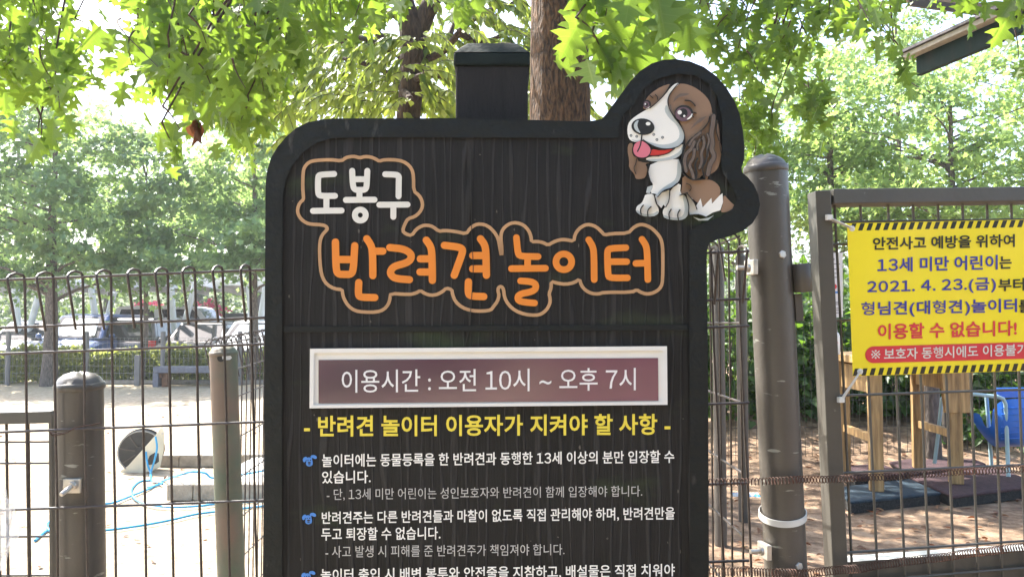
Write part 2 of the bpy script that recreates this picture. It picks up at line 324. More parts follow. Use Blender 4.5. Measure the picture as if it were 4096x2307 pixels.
def ground_mat():
    m = bpy.data.materials.new('ground_soil'); m.use_nodes = True; t = m.node_tree; b = t.nodes['Principled BSDF']; b.inputs['Roughness'].default_value = 0.95
    tc = t.nodes.new('ShaderNodeTexCoord'); sx = t.nodes.new('ShaderNodeSeparateXYZ'); t.links.new(tc.outputs['Object'], sx.inputs[0])
    n = t.nodes.new('ShaderNodeTexNoise'); n.inputs['Scale'].default_value = 9; n.inputs['Detail'].default_value = 9; n.inputs['Roughness'].default_value = 0.7
    t.links.new(tc.outputs['Object'], n.inputs['Vector'])
    sand = t.nodes.new('ShaderNodeValToRGB'); e = sand.color_ramp.elements; e[0].position = 0.35; e[1].position = 0.62
    e[0].color = (0.29, 0.215, 0.135, 1); e[1].color = (0.50, 0.42, 0.30, 1)
    soil = t.nodes.new('ShaderNodeValToRGB'); e = soil.color_ramp.elements; e[0].position = 0.36; e[1].position = 0.66
    e[0].color = (0.115, 0.072, 0.042, 1); e[1].color = (0.42, 0.305, 0.205, 1)
    x = e.new(0.50); x.color = (0.25, 0.16, 0.095, 1)
    t.links.new(n.outputs['Fac'], sand.inputs[0]); t.links.new(n.outputs['Fac'], soil.inputs[0])
    mr = t.nodes.new('ShaderNodeMapRange'); mr.inputs[1].default_value = -0.5; mr.inputs[2].default_value = 0.7
    t.links.new(sx.outputs['X'], mr.inputs[0])
    mx = t.nodes.new('ShaderNodeMix'); mx.data_type = 'RGBA'
    t.links.new(mr.outputs[0], mx.inputs[0]); t.links.new(sand.outputs[0], mx.inputs[6]); t.links.new(soil.outputs[0], mx.inputs[7])
    t.links.new(mx.outputs[2], b.inputs['Base Color'])
    n2 = t.nodes.new('ShaderNodeTexNoise'); n2.inputs['Scale'].default_value = 22; n2.inputs['Detail'].default_value = 10; n2.inputs['Roughness'].default_value = 0.75
    t.links.new(tc.outputs['Object'], n2.inputs['Vector'])
    bp = t.nodes.new('ShaderNodeBump'); bp.inputs['Strength'].default_value = 0.8; bp.inputs['Distance'].default_value = 0.05
    t.links.new(n2.outputs['Fac'], bp.inputs['Height']); t.links.new(bp.outputs[0], b.inputs['Normal'])
    return m
M['ground'] = ground_mat()
M['asphalt'] = mat('asphalt', (0.14, 0.14, 0.14), 0.9, 0.15, 3, 0.3, 60)
M['bank'] = mat('bank_grass', (0.10, 0.13, 0.06), 0.95, 0.4, 0.8, 0.6, 6)

# ------------------------------------------------------------------ ground
def ssm(a, b, x):
    t = min(1, max(0, (x-a)/(b-a))); return t*t*(3-2*t)
def gz(x, y):
    h = 0.36*ssm(-0.27, 0.22, x/max(y, 1.2))*(1-ssm(13, 22, y))
    if x > 0 and y > 5.4: h += 0.30*ssm(5.4, 7.5, y)*ssm(0.18, 0.3, x/y)*(1-ssm(13, 22, y))
    return h
g = MB(); xs = sorted(set([-120, -60, -30, -20, -14] + [round(-10+0.25*i, 3) for i in range(81)] + [14, 20, 30, 60, 120]))
ys = sorted(set([-60, -40, -10, -4, -1] + [round(0.25*i, 3) for i in range(65)] + [17, 18, 19, 20, 22, 25, 30, 60, 100, 150]))
for y in ys:
    for x in xs:
        g.v.append((x, y, gz(x, y) + (0.02*noise.noise(Vector((x*0.9, y*0.9, 0))) if 0 < y < 17 else 0)))
nx = len(xs)
g.f = [(j*nx+i, j*nx+i+1, (j+1)*nx+i+1, (j+1)*nx+i) for j in range(len(ys)-1) for i in range(nx-1)]
me = bpy.data.meshes.new('ground'); me.from_pydata(g.v, [], g.f); me.materials.append(M['ground'])
for p in me.polygons: p.use_smooth = True
o = bpy.data.objects.new('ground', me); COL.objects.link(o); tag(o, kind='structure')
b = MB().add([(-40, 20.2, 0.03), (2, 20.2, 0.03), (2, 33, 0.03), (-40, 33, 0.03)], [(0, 1, 2, 3)])
tag(b.obj('parking_lot', M['asphalt']), kind='structure')
hb = MB(); nxh, nyh = 40, 12
for j in range(nyh+1):
    for i in range(nxh+1):
        x = -60+110*i/nxh; y = 33+32*j/nyh
        hb.v.append((x, y, 0.05 + 5.5*ssm(33, 60, y) + 0.5*noise.noise(Vector((x*0.2, y*0.2, 3)))*ssm(33, 37, y)))
hb.f = [(j*(nxh+1)+i, j*(nxh+1)+i+1, (j+1)*(nxh+1)+i+1, (j+1)*(nxh+1)+i) for j in range(nyh) for i in range(nxh)]
tag(hb.obj('hillside', M['bank'], smooth=True), kind='structure')

# ------------------------------------------------------------------ information sign
DS = 1.40
def Q(px, py, h=0.0): return P(px, py, DS-h)             # a point h metres in front of the sign's panel
sign = thing('information_sign', (P(1940, 2307, DS).x, P(1940, 2307, DS).y+0.05, 0.16), 'black wooden notice board with orange lettering and a spaniel head cut-out', 'sign')
k = 1.5901
outer = [(1050, 3300), (1051, 2307), (1056, 1750), (1062, 750), (1064, 715), (1070, 676), (1085, 630), (1110, 588), (1145, 547), (1185, 512), (1232, 490), (1288, 478), (1352, 474),
         (1812, 473), (2115, 480), (2353, 486), (2406, 477), (2420, 462), (2445, 428), (2482, 380), (2522, 325), (2560, 285), (2608, 254), (2656, 240), (2703, 237), (2760, 246), (2815, 268),
         (2864, 304), (2904, 348), (2936, 400), (2958, 455), (2972, 525), (2978, 590), (2976, 640), (2966, 672), (2968, 690), (2992, 710), (3016, 740), (3033, 778), (3040, 818), (3032, 858),
         (3010, 893), (2974, 922), (2926, 943), (2870, 958), (2838, 972), (2829, 994), (2827, 1034), (2832, 1430), (2836, 2307), (2838, 3300)]
inner = [(1128, 3240), (1128, 2320), (1128, 1000), (1131, 780), (1143, 715), (1168, 665), (1210, 612), (1265, 572), (1330, 552), (1500, 549), (2000, 551), (2474, 553), (2476, 500), (2495, 455),
         (2532, 425), (2555, 385), (2582, 349), (2612, 326), (2648, 310), (2709, 296), (2780, 302), (2835, 335), (2870, 390), (2888, 470), (2890, 560), (2884, 640), (2890, 690), (2925, 740), (2948, 790),
         (2930, 835), (2880, 868), (2830, 888), (2785, 903), (2757, 925), (2757, 1200), (2760, 2320), (2762, 3240)]
def densify(pts, step):
    r = []
    for i, a in enumerate(pts):
        c = pts[(i+1) % len(pts)]; n = max(1, int(math.hypot(c[0]-a[0], c[1]-a[1])/step))
        for j in range(n): r.append((a[0]+(c[0]-a[0])*j/n, a[1]+(c[1]-a[1])*j/n))
    return r
def plate2d(name, loops, h0, h1, m, parent, fn=Q, bevel=0):
    "filled 2-D outline(s), inner loops are holes, given real thickness from h0 to h1"
    cu = bpy.data.curves.new('tmp', 'CURVE'); cu.dimensions = '2D'; cu.fill_mode = 'BOTH'
    for lp in loops:
        sp = cu.splines.new('POLY'); sp.points.add(len(lp)-1); sp.use_cyclic_u = True
        for i, (x, y) in enumerate(lp): sp.points[i].co = (x/1000, -y/1000, 0, 1)
    to = bpy.data.objects.new('tmp', cu); COL.objects.link(to)
    me = bpy.data.meshes.new_from_object(to.evaluated_get(bpy.context.evaluated_depsgraph_get()))
    bpy.data.objects.remove(to); bpy.data.curves.remove(cu)
    m2 = MB(); nv = len(me.vertices); xy = [(v.co.x*1000, -v.co.y*1000) for v in me.vertices]
    m2.v = [tuple(fn(x, y, h1)) for x, y in xy]
    faces = [tuple(p.vertices) for p in me.polygons]
    m2.f = list(faces)
    if h0 is not None and h0 != h1:
        m2.v += [tuple(fn(x, y, h0)) for x, y in xy]
        from collections import Counter
        cnt = Counter()
        for f in faces:
            for i in range(len(f)): a, c = f[i], f[(i+1) % len(f)]; cnt[(min(a, c), max(a, c))] += 1
        m2.f += [tuple(i+nv for i in reversed(f)) for f in faces]
        m2.f += [(a, c, c+nv, a+nv) for (a, c), n in cnt.items() if n == 1]
    bpy.data.meshes.remove(me)
    # weld duplicates so that thickness walls close
    return m2.obj(name, m, parent, bevel=bevel)
plate2d('board', [outer], -0.042, -0.004, M['border'], sign)
plate2d('panel', [inner], -0.0035, 0.0, M['panel'], sign)
inner2 = inner
plate2d('border_trim', [outer, inner], -0.004, 0.005, M['border'], sign)
b = MB(); b.prism([Q(1134, 1305, .004), Q(2752, 1297, .004), Q(2752, 1321, .004), Q(1134, 1329, .004)], [Q(1134, 1305, 0), Q(2752, 1297, 0), Q(2752, 1321, 0), Q(1134, 1329, 0)])
b.obj('divider_bar', M['border'], sign, bevel=0.0008)
def smooth_path(pts, it=2, closed=False):
    for _ in range(it):
        q = []
        n = len(pts)
        for i in range(n if closed else n-1):
            a = pts[i]; c = pts[(i+1) % n]
            q += [(a[0]*.75+c[0]*.25, a[1]*.75+c[1]*.25), (a[0]*.25+c[0]*.75, a[1]*.25+c[1]*.75)]
        if not closed: q = [pts[0]] + q + [pts[-1]]
        pts = q
    return pts
def stroke(mb, pts, wpx, h0, h1, closed=False, sm=2, fn=Q):
    pts = smooth_path(pts, sm, closed) if sm else pts
    n = len(pts); L = []; R = []
    for i in range(n):
        a = pts[i-1] if (i > 0 or closed) else pts[0]; c = pts[(i+1) % n] if (i < n-1 or closed) else pts[-1]
        tx, ty = c[0]-a[0], c[1]-a[1]; l = math.hypot(tx, ty) or 1; tx /= l; ty /= l
        L.append((pts[i][0]-ty*wpx/2, pts[i][1]+tx*wpx/2)); R.append((pts[i][0]+ty*wpx/2, pts[i][1]-tx*wpx/2))
    if closed:
        vs = [fn(x, y, h1) for x, y in L] + [fn(x, y, h1) for x, y in R] + [fn(x, y, h0) for x, y in L] + [fn(x, y, h0) for x, y in R]
        fs = []
        for i in range(n):
            j = (i+1) % n
            fs += [(i, j, n+j, n+i), (2*n+i, 2*n+j, j, i), (n+i, n+j, 3*n+j, 3*n+i)]
        mb.add(vs, fs); return
    t0 = math.atan2(pts[1][1]-pts[0][1], pts[1][0]-pts[0][0]); t1 = math.atan2(pts[-1][1]-pts[-2][1], pts[-1][0]-pts[-2][0])
    e = [(pts[-1][0]+wpx/2*math.cos(t1+math.pi/2-q*math.pi/8), pts[-1][1]+wpx/2*math.sin(t1+math.pi/2-q*math.pi/8)) for q in range(1, 8)]
    s0 = [(pts[0][0]+wpx/2*math.cos(t0-math.pi/2-q*math.pi/8), pts[0][1]+wpx/2*math.sin(t0-math.pi/2-q*math.pi/8)) for q in range(1, 8)]
    ring = L + e + R[::-1] + s0
    m = len(ring); vs = [fn(x, y, h1) for x, y in ring] + [fn(x, y, h0) for x, y in ring]
    fs = []
    for i in range(n-1): fs.append((i, i+1, n+7+(n-2-i), n+7+(n-1-i)))
    fs.append(tuple(range(n-1, n+8))); fs.append(tuple(list(range(2*n+6, m)) + [0]))
    fs += [(i, m+i, m+(i+1) % m, (i+1) % m) for i in range(m)]
    mb.add(vs, fs)
HS = [0]
def zm(pts, bx, by, f): return [(bx+x*f, by+y*f) for x, y in pts]
def letters(name, strokes, bx, by, f, wz, m, circles=()):
    b = MB()
    for st in strokes:
        HS[0] = (HS[0]+1) % 7
        stroke(b, zm(st, bx, by, f), wz*f, 0, 0.0022+0.00012*HS[0], sm=2)
    for cx, cy, r in circles:
        ring = [(cx+r*math.cos(q*math.pi/16), cy+r*math.sin(q*math.pi/16)) for q in range(32)]
        stroke(b, zm(ring, bx, by, f), wz*f, 0, 0.0022, True, 0)
    return b.obj(name, m, sign, fix=False)
f1 = 900/2576
letters('title_lettering', [[(820,390),(655,398),(635,420),(635,610),(655,642),(830,640)], [(732,650),(732,800)], [(578,812),(905,808)],
    [(1027,355),(1033,520),(1055,570),(1110,573),(1180,570),(1194,520),(1200,355)], [(1035,450),(1195,450)], [(1110,590),(1110,680)], [(955,687),(1282,684)],
    [(1405,393),(1530,397),(1562,415),(1560,460),(1558,645)], [(1338,742),(1660,740)], [(1498,750),(1498,880)]], 1050, 560, f1, 68, M['cream'], [(1120, 860, 62)])
f2 = 750/2573
letters('title_lettering', [[(315,405),(322,760),(345,845),(440,848),(535,848),(562,770),(580,455)], [(325,645),(565,645)], [(745,360),(800,440),(825,530),(828,865)], [(835,530),(965,530)],
    [(635,960),(628,1120),(650,1162),(855,1165)],
    [(1060,480),(1250,498),(1350,560),(1358,630),(1300,690),(1120,735),(1068,800),(1072,850),(1130,905),(1330,920)],
    [(1562,380),(1620,460),(1640,550),(1645,930)], [(1480,635),(1635,635)], [(1475,815),(1640,815)],
    [(1810,450),(2020,475),(2065,510),(2045,590),(1945,860)], [(2305,360),(2360,435),(2380,520),(2387,860)], [(2200,590),(2375,590)], [(2198,772),(2380,772)],
    [(2140,950),(2135,1095),(2160,1145),(2350,1152)]], 1250, 850, f2, 100, M['orange'])
letters('title_lettering', [[(617,430),(633,600),(655,645),(865,647)], [(745,665),(745,775)], [(560,785),(950,780)],
    [(665,925),(790,933),(842,965),(838,1020),(780,1052),(665,1072),(628,1110),(640,1150),(700,1168),(825,1178)],
    [(1445,455),(1492,530),(1505,610),(1508,910)], [(1870,545),(1700,553),(1662,570),(1658,640),(1666,850),(1680,892),(1888,890)], [(1675,705),(1880,705)],
    [(2055,450),(2102,520),(2115,600),(2122,910)], [(1985,725),(2110,722)]], 1850, 800, f1, 76, M['orange'], [(1160, 707, 90)])
c1 = [(745,1015),(725,985),(680,970),(560,965),(500,950),(440,905),(405,845),(400,790),(425,720),(470,682),(468,640),(460,540),(465,370),(480,310),(530,255),(600,235),(780,225),(905,242),
      (950,205),(1010,190),(1060,190),(1115,207),(1170,190),(1240,195),(1300,220),(1335,245),(1400,225),(1560,230),(1650,265),(1710,330),(1730,420),(1730,585),(1790,630),(1825,690),(1835,760),
      (1800,830),(1740,880),(1665,900),(1630,960),(1602,1040),(1640,1075),(1708,1095),(1760,1020),(1830,980),(1890,975),(1950,990),(2020,1047),(2080,1035),(2200,1045),(2335,1075)]
c2 = [(80,330),(140,285),(205,272),(290,295),(360,360),(410,440),(430,560),(448,650),(452,560),(438,440),(445,370),(480,310),(550,265),(620,258),(700,285),(760,350),(785,420),(790,478),(860,475),(920,485),(980,517),(1040,480),
      (1110,455),(1180,452),(1277,472),(1285,400),(1330,330),(1400,285),(1460,280),(1530,305),(1590,360),(1625,402),(1700,385),(1900,380),(1950,320),(2010,285),(2070,280),(2150,310),(2220,370),(2270,440),
      (2290,520),(2295,650),(2292,920),(2275,990),(2230,1040),(2160,1070),(2100,1075),(2040,1055),(1995,1025),(1940,1055),(1615,1055),(1560,1075),(1480,1070),(1410,1035),(1360,975),(1340,903),(1280,945),
      (1180,965),(1080,950),(1015,930),(1015,1010),(990,1070),(1005,1130),(1000,1190),(960,1260),(900,1305),(840,1318),(720,1310),(600,1265),(520,1190),(480,1110),(470,1020),(445,985),(410,1000),(405,1040),(420,1090),(400,1160),(350,1225)]
c3 = [(2450,1335),(2350,1352),(2180,1345),(2050,1300),(1960,1220),(1920,1120),(1915,1057),(1835,1035),(1790,1080),(1710,1125),(1620,1135),(1540,1110),(1480,1067),(1420,1105),(1330,1125),(1065,1108),(1065,1180),
      (1040,1260),(980,1330),(880,1365),(700,1365),(580,1345),(490,1280),(430,1180),(412,1110),(410,1057),(300,1045),(200,990),(140,900),(110,780),(95,560),(100,400),(130,310),(190,245)]
b = MB(); stroke(b, zm(c1, 1050, 560, f1)+zm(c2, 1850, 800, f1)+zm(c3, 1250, 850, f2), 13.5, 0, 0.0021, True, 1)
b.obj('cloud_outline', M['tan'], sign, fix=False)
b = MB(); stroke(b, [(1883, 600), (1884, 850), (1890, 1000), (1894, 1090), (1886, 1200), (1879, 1300), (1860, 1386)], 3.0, 0.0, 0.0034, False, 1)
b.obj('crack', M['black'], sign, fix=False)
b = MB()
for i in range(46):
    x, y = rnd(1140, 2740), rnd(570, 2300)
    if 1360 < y < 1650: continue
    w_, h_ = rnd(2, 6), rnd(3, 12); b.add([Q(x+w_*math.cos(q)*rnd(.5, 1), y+h_*math.sin(q)*rnd(.5, 1), 0.0006) for q in (0, 1, 2, 3, 4, 5)], [(0, 1, 2, 3, 4, 5)])
b.obj('paint_chips', M['post_chip'], sign, fix=False)
# writing with the built-in font
GL = {}
def glyph(ch, bold):
    if (ch, bold) not in GL:
        cu = bpy.data.curves.new('tmp', 'FONT'); cu.body = ch; cu.offset = bold; cu.resolution_u = 3
        to = bpy.data.objects.new('tmp', cu); COL.objects.link(to)
        me = bpy.data.meshes.new_from_object(to.evaluated_get(bpy.context.evaluated_depsgraph_get()))
        bpy.data.objects.remove(to); bpy.data.curves.remove(cu)
        GL[(ch, bold)] = ([(v.co.x, v.co.y) for v in me.vertices], [tuple(p.vertices) for p in me.polygons]); bpy.data.meshes.remove(me)
    return GL[(ch, bold)]
def text_mesh(body, bold):
    vs, fs, x = [], [], 0.0
    for ch in body:
        if ch == ' ': x += 0.27; continue
        dg = ch.isdigit(); gv, gf = glyph(chr(ord(ch)+0xFEE0) if dg else ch, min(bold, 0.022) if dg else (min(bold, 0.010) if ch in '형행헹' else bold))
        x0 = min(v[0] for v in gv); x1 = max(v[0] for v in gv); n = len(vs)
        if ord(ch) > 0xAC00: ox, adv = x, 0.93
        else: ox, adv = x-x0+0.05, x1-x0+0.10
        vs += [(vx+ox, vy) for vx, vy in gv]; fs += [tuple(i+n for i in f) for f in gf]; x += adv
    return vs, fs
def writing(name, body, x0, x1, tl, bl, tr, br, m, parent, bold=0.012, h=0.0012, fn=None, sx=1.0):
    "one line of writing fitted between the given pixel edges (top/bottom at its two ends)"
    fn = fn or Q
    vs, fs = text_mesh(body, bold)
    xa = min(v[0] for v in vs); xb = max(v[0] for v in vs); ya = min(v[1] for v in vs); yb = max(v[1] for v in vs)
    b = MB(); out = []
    for x, y in vs:
        u = (x-xa)/(xb-xa); v = (yb-y)/(yb-ya); t = tl+(tr-tl)*u; bt = bl+(br-bl)*u
        out.append(fn(x0+u*(x1-x0), t+(bt-t)*v, h))
    b.add(out, fs)
    return b.obj(name, m, parent, fix=False)
# hours plate
HP = [(1240, 1394), (2668, 1384), (2670, 1618), (1238, 1632)]
HI = [(1274, 1439), (2632, 1431), (2634, 1602), (1274, 1613)]
HL = [(1256, 1411), (2652, 1401), (2654, 1606), (1254, 1619)]
hp = MB(); n4 = range(4)
hp.prism([Q(x, y, .0065) for x, y in HL], [Q(x, y, .0) for x, y in HL]); hplate = hp.obj('hours_plate', M['frame_white'], sign)
fr = MB()
for i in n4:
    j = (i+1) % 4
    fr.prism([Q(*HP[i], .011), Q(*HP[j], .011), Q(*HL[j], .011), Q(*HL[i], .011)], [Q(*HP[i], 0), Q(*HP[j], 0), Q(*HL[j], 0.0), Q(*HL[i], 0.0)])
fr.obj('frame', M['frame_white'], hplate)
pp = MB(); pp.prism([Q(x, y, .0078) for x, y in HI], [Q(x, y, .006) for x, y in HI]); pp.obj('insert', M['plum'], hplate)
writing('hours_lettering', '이용시간 : 오전 10시 ~ 오후 7시', 1367, 2543, 1478, 1570, 1470, 1560, M['hours_white'], hplate, 0.004, 0.0086)
writing('heading_lettering', '- 반려견 놀이터 이용자가 지켜야 할 사항 -', 1216, 2682, 1661, 1746, 1653, 1738, M['yellow'], sign, 0.022)
writing('rule_lettering', '놀이터에는 동물등록을 한 반려견과 동행한 13세 이상의 분만 입장할 수', 1288, 2697, 1815, 1867, 1799, 1850, M['white'], sign, 0.014)
writing('rule_lettering', '있습니다.', 1288, 1483, 1882, 1933, 1880, 1931, M['white'], sign, 0.014)
writing('rule_lettering', '- 단, 13세 미만 어린이는 성인보호자와 반려견이 함께 입장해야 합니다.', 1307, 2569, 1953, 2001, 1940, 1986, M['greytext'], sign, 0.002)
writing('rule_lettering', '반려견주는 다른 반려견들과 마찰이 없도록 직접 관리해야 하며, 반려견만을', 1287, 2699, 2045, 2097, 2025, 2079, M['white'], sign, 0.014)
writing('rule_lettering', '두고 퇴장할 수 없습니다.', 1285, 1762, 2109, 2161, 2104, 2156, M['white'], sign, 0.014)
writing('rule_lettering', '- 사고 발생 시 피해를 준 반려견주가 책임져야 합니다.', 1302, 2258, 2181, 2229, 2173, 2218, M['greytext'], sign, 0.002)
writing('rule_lettering', '놀이터 출입 시 배변 봉투와 안전줄을 지참하고, 배설물은 직접 치워야', 1283, 2699, 2273, 2327, 2252, 2306, M['white'], sign, 0.014)
# little blue dog-head badges
def ell(cx, cy, rx, ry, rot=0, n=24):
    return [(cx+rx*math.cos(q*2*math.pi/n)*math.cos(rot)-ry*math.sin(q*2*math.pi/n)*math.sin(rot), cy+rx*math.cos(q*2*math.pi/n)*math.sin(rot)+ry*math.sin(q*2*math.pi/n)*math.cos(rot)) for q in range(n)]
fb = 200/2568
head = [(990,640),(1100,610),(1200,640),(1180,560),(1250,500),(1370,490),(1470,540),(1510,610),(1490,680),(1400,695),(1310,650),(1245,645),(1270,740),(1300,900),(1280,1010),(1200,1060),(1110,1085),(1000,1050),(950,980),(950,900),(980,760),(960,740),(920,830),(860,870),(800,830),(785,730),(830,630),(920,580),(1000,600)]
for (ox, oy) in ((0, 0), (-3, 231), (-6, 463)):
    b = MB(); front = [Q(1150+ox+x*fb, 1780+oy+y*fb, 0.0022) for x, y in head]; back = [Q(1150+ox+x*fb, 1780+oy+y*fb, 0) for x, y in head]
    b.prism(front, back); bd = b.obj('dog_badge', M['sky_blue'], sign)
    e = MB()
    for L in (ell(1050, 775, 28, 28), ell(1180, 770, 32, 32), ell(1120, 890, 80, 48), ell(1120, 985, 70, 22)):
        e.add([Q(1150+ox+x*fb, 1780+oy+y*fb, 0.0027) for x, y in L], [tuple(range(len(L)))])
    e.obj('face', M['black'], bd, fix=False)
# the painted spaniel
fd = 520/1258
DL = [0.0]
dog_items = []
def dog(poly, m, sm=1):
    DL[0] += 0.00012; pts = smooth_path(poly, sm, True) if sm else poly
    dog_items.append((pts, m, DL[0]))
def dline(pts, wz, m='black'):
    DL[0] += 0.00008; dog_items.append((pts, m, DL[0], wz))
dog([(85,660),(70,720),(90,830),(85,900),(140,960),(150,1005),(190,1010),(250,995),(268,900),(240,860),(300,850),(140,800),(110,740),(130,660)], 'dog_brown')
dog([(560,85),(640,88),(720,118),(800,175),(860,240),(885,310),(890,370),(935,430),(958,500),(965,640),(985,700),(980,770),(965,860),(930,930),(850,975),(845,1015),(810,1000),(800,960),(760,1010),(700,1012),(620,940),(590,830),(600,760),(640,650),(600,480),(480,330),(460,200)], 'dog_brown')
dog([(495,82),(470,130),(420,205),(350,275),(290,322),(222,338),(232,280),(260,220),(310,170),(400,112)], 'dog_brown')
dog([(150,655),(160,830),(240,850),(300,852),(380,850),(480,838),(560,812),(612,752),(628,676),(600,640),(400,700)], 'black')
dog([(605,965),(690,1015),(760,1018),(850,1012),(900,1022),(960,1070),(976,1140),(940,1200),(870,1250),(800,1275),(720,1215),(650,1150),(575,1168),(600,1100)], 'dog_brown')
dog([(645,1150),(700,1195),(735,1270),(780,1195),(800,1280),(885,1190),(890,1245),(965,1165),(992,1145),(997,1230),(970,1310),(900,1330),(830,1372),(760,1345),(675,1355)], 'dog_white', 0)
dog([(705,1372),(780,1395),(860,1380),(908,1358),(850,1408),(760,1408)], 'dog_grey', 0)
dog([(1002,1148),(1060,1220),(1118,1268),(1070,1310),(1010,1332),(972,1325),(997,1250)], 'dog_brown')
dog([(300,850),(560,805),(590,850),(597,960),(562,1045),(500,1092),(420,1112),(362,1175),(350,1150),(290,1145),(322,1070),(310,1040),(275,1000),(275,930)], 'dog_white')
dog([(560,805),(590,850),(597,960),(562,1045),(500,1092),(420,1112),(362,1175),(370,1130),(430,1080),(520,1030),(550,980),(555,880)], 'dog_grey')
dog([(320,1065),(290,1145),(252,1140),(265,1085)], 'dog_grey', 0)
dog([(338,1165),(480,1112),(478,1215),(440,1278),(420,1255),(400,1288),(362,1250)], 'dog_white', 0)
dog([(245,1152),(330,1150),(342,1230),(375,1290),(376,1340),(320,1372),(210,1366),(152,1320),(160,1270),(210,1240),(230,1200)], 'dog_white')
dog([(152,1320),(210,1366),(320,1372),(376,1340),(370,1310),(320,1345),(210,1345),(165,1300)], 'dog_grey')
dog([(488,1108),(592,1035),(580,1150),(640,1172),(666,1260),(662,1350),(622,1398),(540,1408),(430,1388),(408,1320),(440,1272),(470,1240),(486,1170)], 'dog_white')
dog([(640,1172),(668,1260),(662,1350),(622,1398),(540,1408),(430,1388),(415,1350),(480,1375),(560,1385),(615,1360),(630,1280),(600,1165)], 'dog_grey')
dog([(240,815),(292,790),(400,790),(520,715),(610,665),(622,690),(606,748),(560,798),(480,826),(380,838),(290,834)], 'dog_white')
dog([(240,815),(292,834),(380,838),(480,826),(560,798),(606,748),(622,680),(600,690),(580,740),(500,790),(400,812)], 'dog_grey')
dog([(300,715),(400,735),(525,712),(470,757),(380,780),(275,782)], 'dog_red')
dog([(545,78),(577,85),(512,145),(472,205),(462,270),(482,340),(532,420),(590,490),(624,570),(614,640),(575,690),(500,712),(430,717),(360,702),(290,672),(225,630),(160,652),(100,637),(75,590),(70,510),(90,450),(150,400),(230,350),(310,312),(370,260),(440,190),(490,120)], 'dog_white')
dog([(445,282),(482,340),(532,420),(590,490),(624,570),(614,640),(575,690),(500,712),(430,717),(360,702),(290,672),(240,635),(300,655),(400,678),(500,665),(565,625),(580,560),(550,485),(470,415),(428,345)], 'dog_grey')
dog([(95,620),(160,652),(225,630),(200,628),(160,635)], 'dog_grey')
for x, y in ((107, 587), (162, 595), (327, 577), (357, 627), (412, 605)): dog(ell(x, y, 13, 13), 'black', 0); dog(ell(x, y, 7, 7), 'dog_grey', 0)
dog(ell(222, 502, 112, 80, 0.12), 'black', 0)
dog([(185,435),(150,450),(130,490),(150,540),(205,570),(175,520),(165,480)], 'dog_grey')
dog(ell(272, 473, 23, 17), 'dog_white', 0)
dog([(138,668),(205,630),(262,660),(302,712),(290,770),(250,802),(180,802),(133,772),(120,715)], 'dog_pink')
dline([(212,585),(205,640),(195,690),(170,740)], 13)
dline([(225,628),(290,672),(360,704),(430,718),(500,714),(575,692),(616,645)], 9)
dline([(138,668),(120,715),(133,772),(180,804),(250,804),(292,770),(304,712),(262,660),(205,630)], 9)
dline([(280,785),(380,783),(470,760),(530,712)], 9)
dline([(560,88),(512,145),(470,205),(460,270),(482,342),(532,422),(590,492),(628,570),(622,650),(600,760),(598,850)], 9)
dline([(490,85),(470,128),(420,203),(350,273),(290,322)], 9)
dog(ell(618, 372, 90, 80), 'black', 0); dog(ell(612, 380, 78, 68), 'dog_eye', 0); dog([(700,365),(702,400),(670,430),(640,432),(680,400)], 'dog_white')
dog(ell(612, 370, 42, 46), 'black', 0); dog(ell(577, 363, 21, 21), 'dog_white', 0); dog(ell(622, 398, 11, 11), 'dog_white', 0)
dline([(700,360),(740,372)], 10); dline([(700,395),(715,412)], 8)
dog(ell(262, 285, 38, 42), 'black', 0); dog(ell(256, 288, 28, 32), 'dog_eye', 0); dog(ell(256, 288, 15, 17), 'black', 0); dog(ell(245, 283, 8, 8), 'dog_white', 0); dog([(290,300),(280,322),(245,332),(270,318)], 'dog_white', 0)
dline([(630,247),(680,250),(710,275),(727,300)], 12)
dog([(515,270),(530,220),(580,182),(640,178),(675,185),(640,200),(570,215),(540,240)], 'dog_tan', 0)
dog([(680,528),(720,470),(770,420),(840,398),(800,440),(740,480)], 'dog_tan', 0)
dog([(490,280),(500,330),(530,400),(555,440),(500,360),(472,310)], 'dog_tan', 0)
dline([(340,190),(365,215),(362,240)], 8); dline([(290,200),(320,225)], 8)
dline([(868,405),(858,460),(800,530),(720,590),(650,650),(605,760),(600,850),(622,930)], 11)
for st, wz in (([(905,400),(900,480),(880,580),(900,660),(880,720),(920,790),(870,860),(850,960)], 40), ([(805,600),(820,680),(780,760),(800,830),(770,900)], 24), ([(720,650),(690,720),(640,760),(620,830),(640,930)], 30),
               ([(780,560),(700,620),(670,680)], 20), ([(720,720),(715,800),(665,870),(700,940),(715,1000)], 26), ([(775,625),(745,670),(750,725)], 14), ([(845,575),(870,640),(840,700),(850,780)], 16)):
    dline(st, wz+11)
    dline(st, wz, 'dog_tan')
for st, wz in (([(750,810),(720,880),(745,940),(735,1000)], 18), ([(850,720),(835,830),(790,900),(820,1000)], 14), ([(945,440),(925,530),(960,640)], 9), ([(965,650),(970,720),(985,775)], 7),
               ([(575,820),(600,880),(605,940)], 14), ([(610,955),(690,1020),(800,1010)], 12), ([(160,810),(155,860),(130,900),(155,960)], 7), ([(275,870),(268,940),(300,1050)], 9),
               ([(550,1050),(500,1095),(420,1115),(365,1180)], 9), ([(330,1155),(345,1235),(378,1290)], 9), ([(480,1112),(478,1215),(442,1280)], 9), ([(640,1172),(668,1260),(662,1350)], 10),
               ([(650,1150),(720,1230),(745,1300)], 10), ([(640,1050),(685,1065),(690,1105),(670,1125)], 6), ([(580,1165),(655,1140)], 10),
               ([(225,1260),(195,1300),(205,1350)], 12), ([(300,1275),(265,1310),(270,1368)], 12), ([(495,1300),(470,1340),(480,1390)], 12), ([(580,1305),(555,1345),(565,1400)], 12), ([(672,1355),(760,1345),(830,1372)], 6)):
    dline(st, wz)
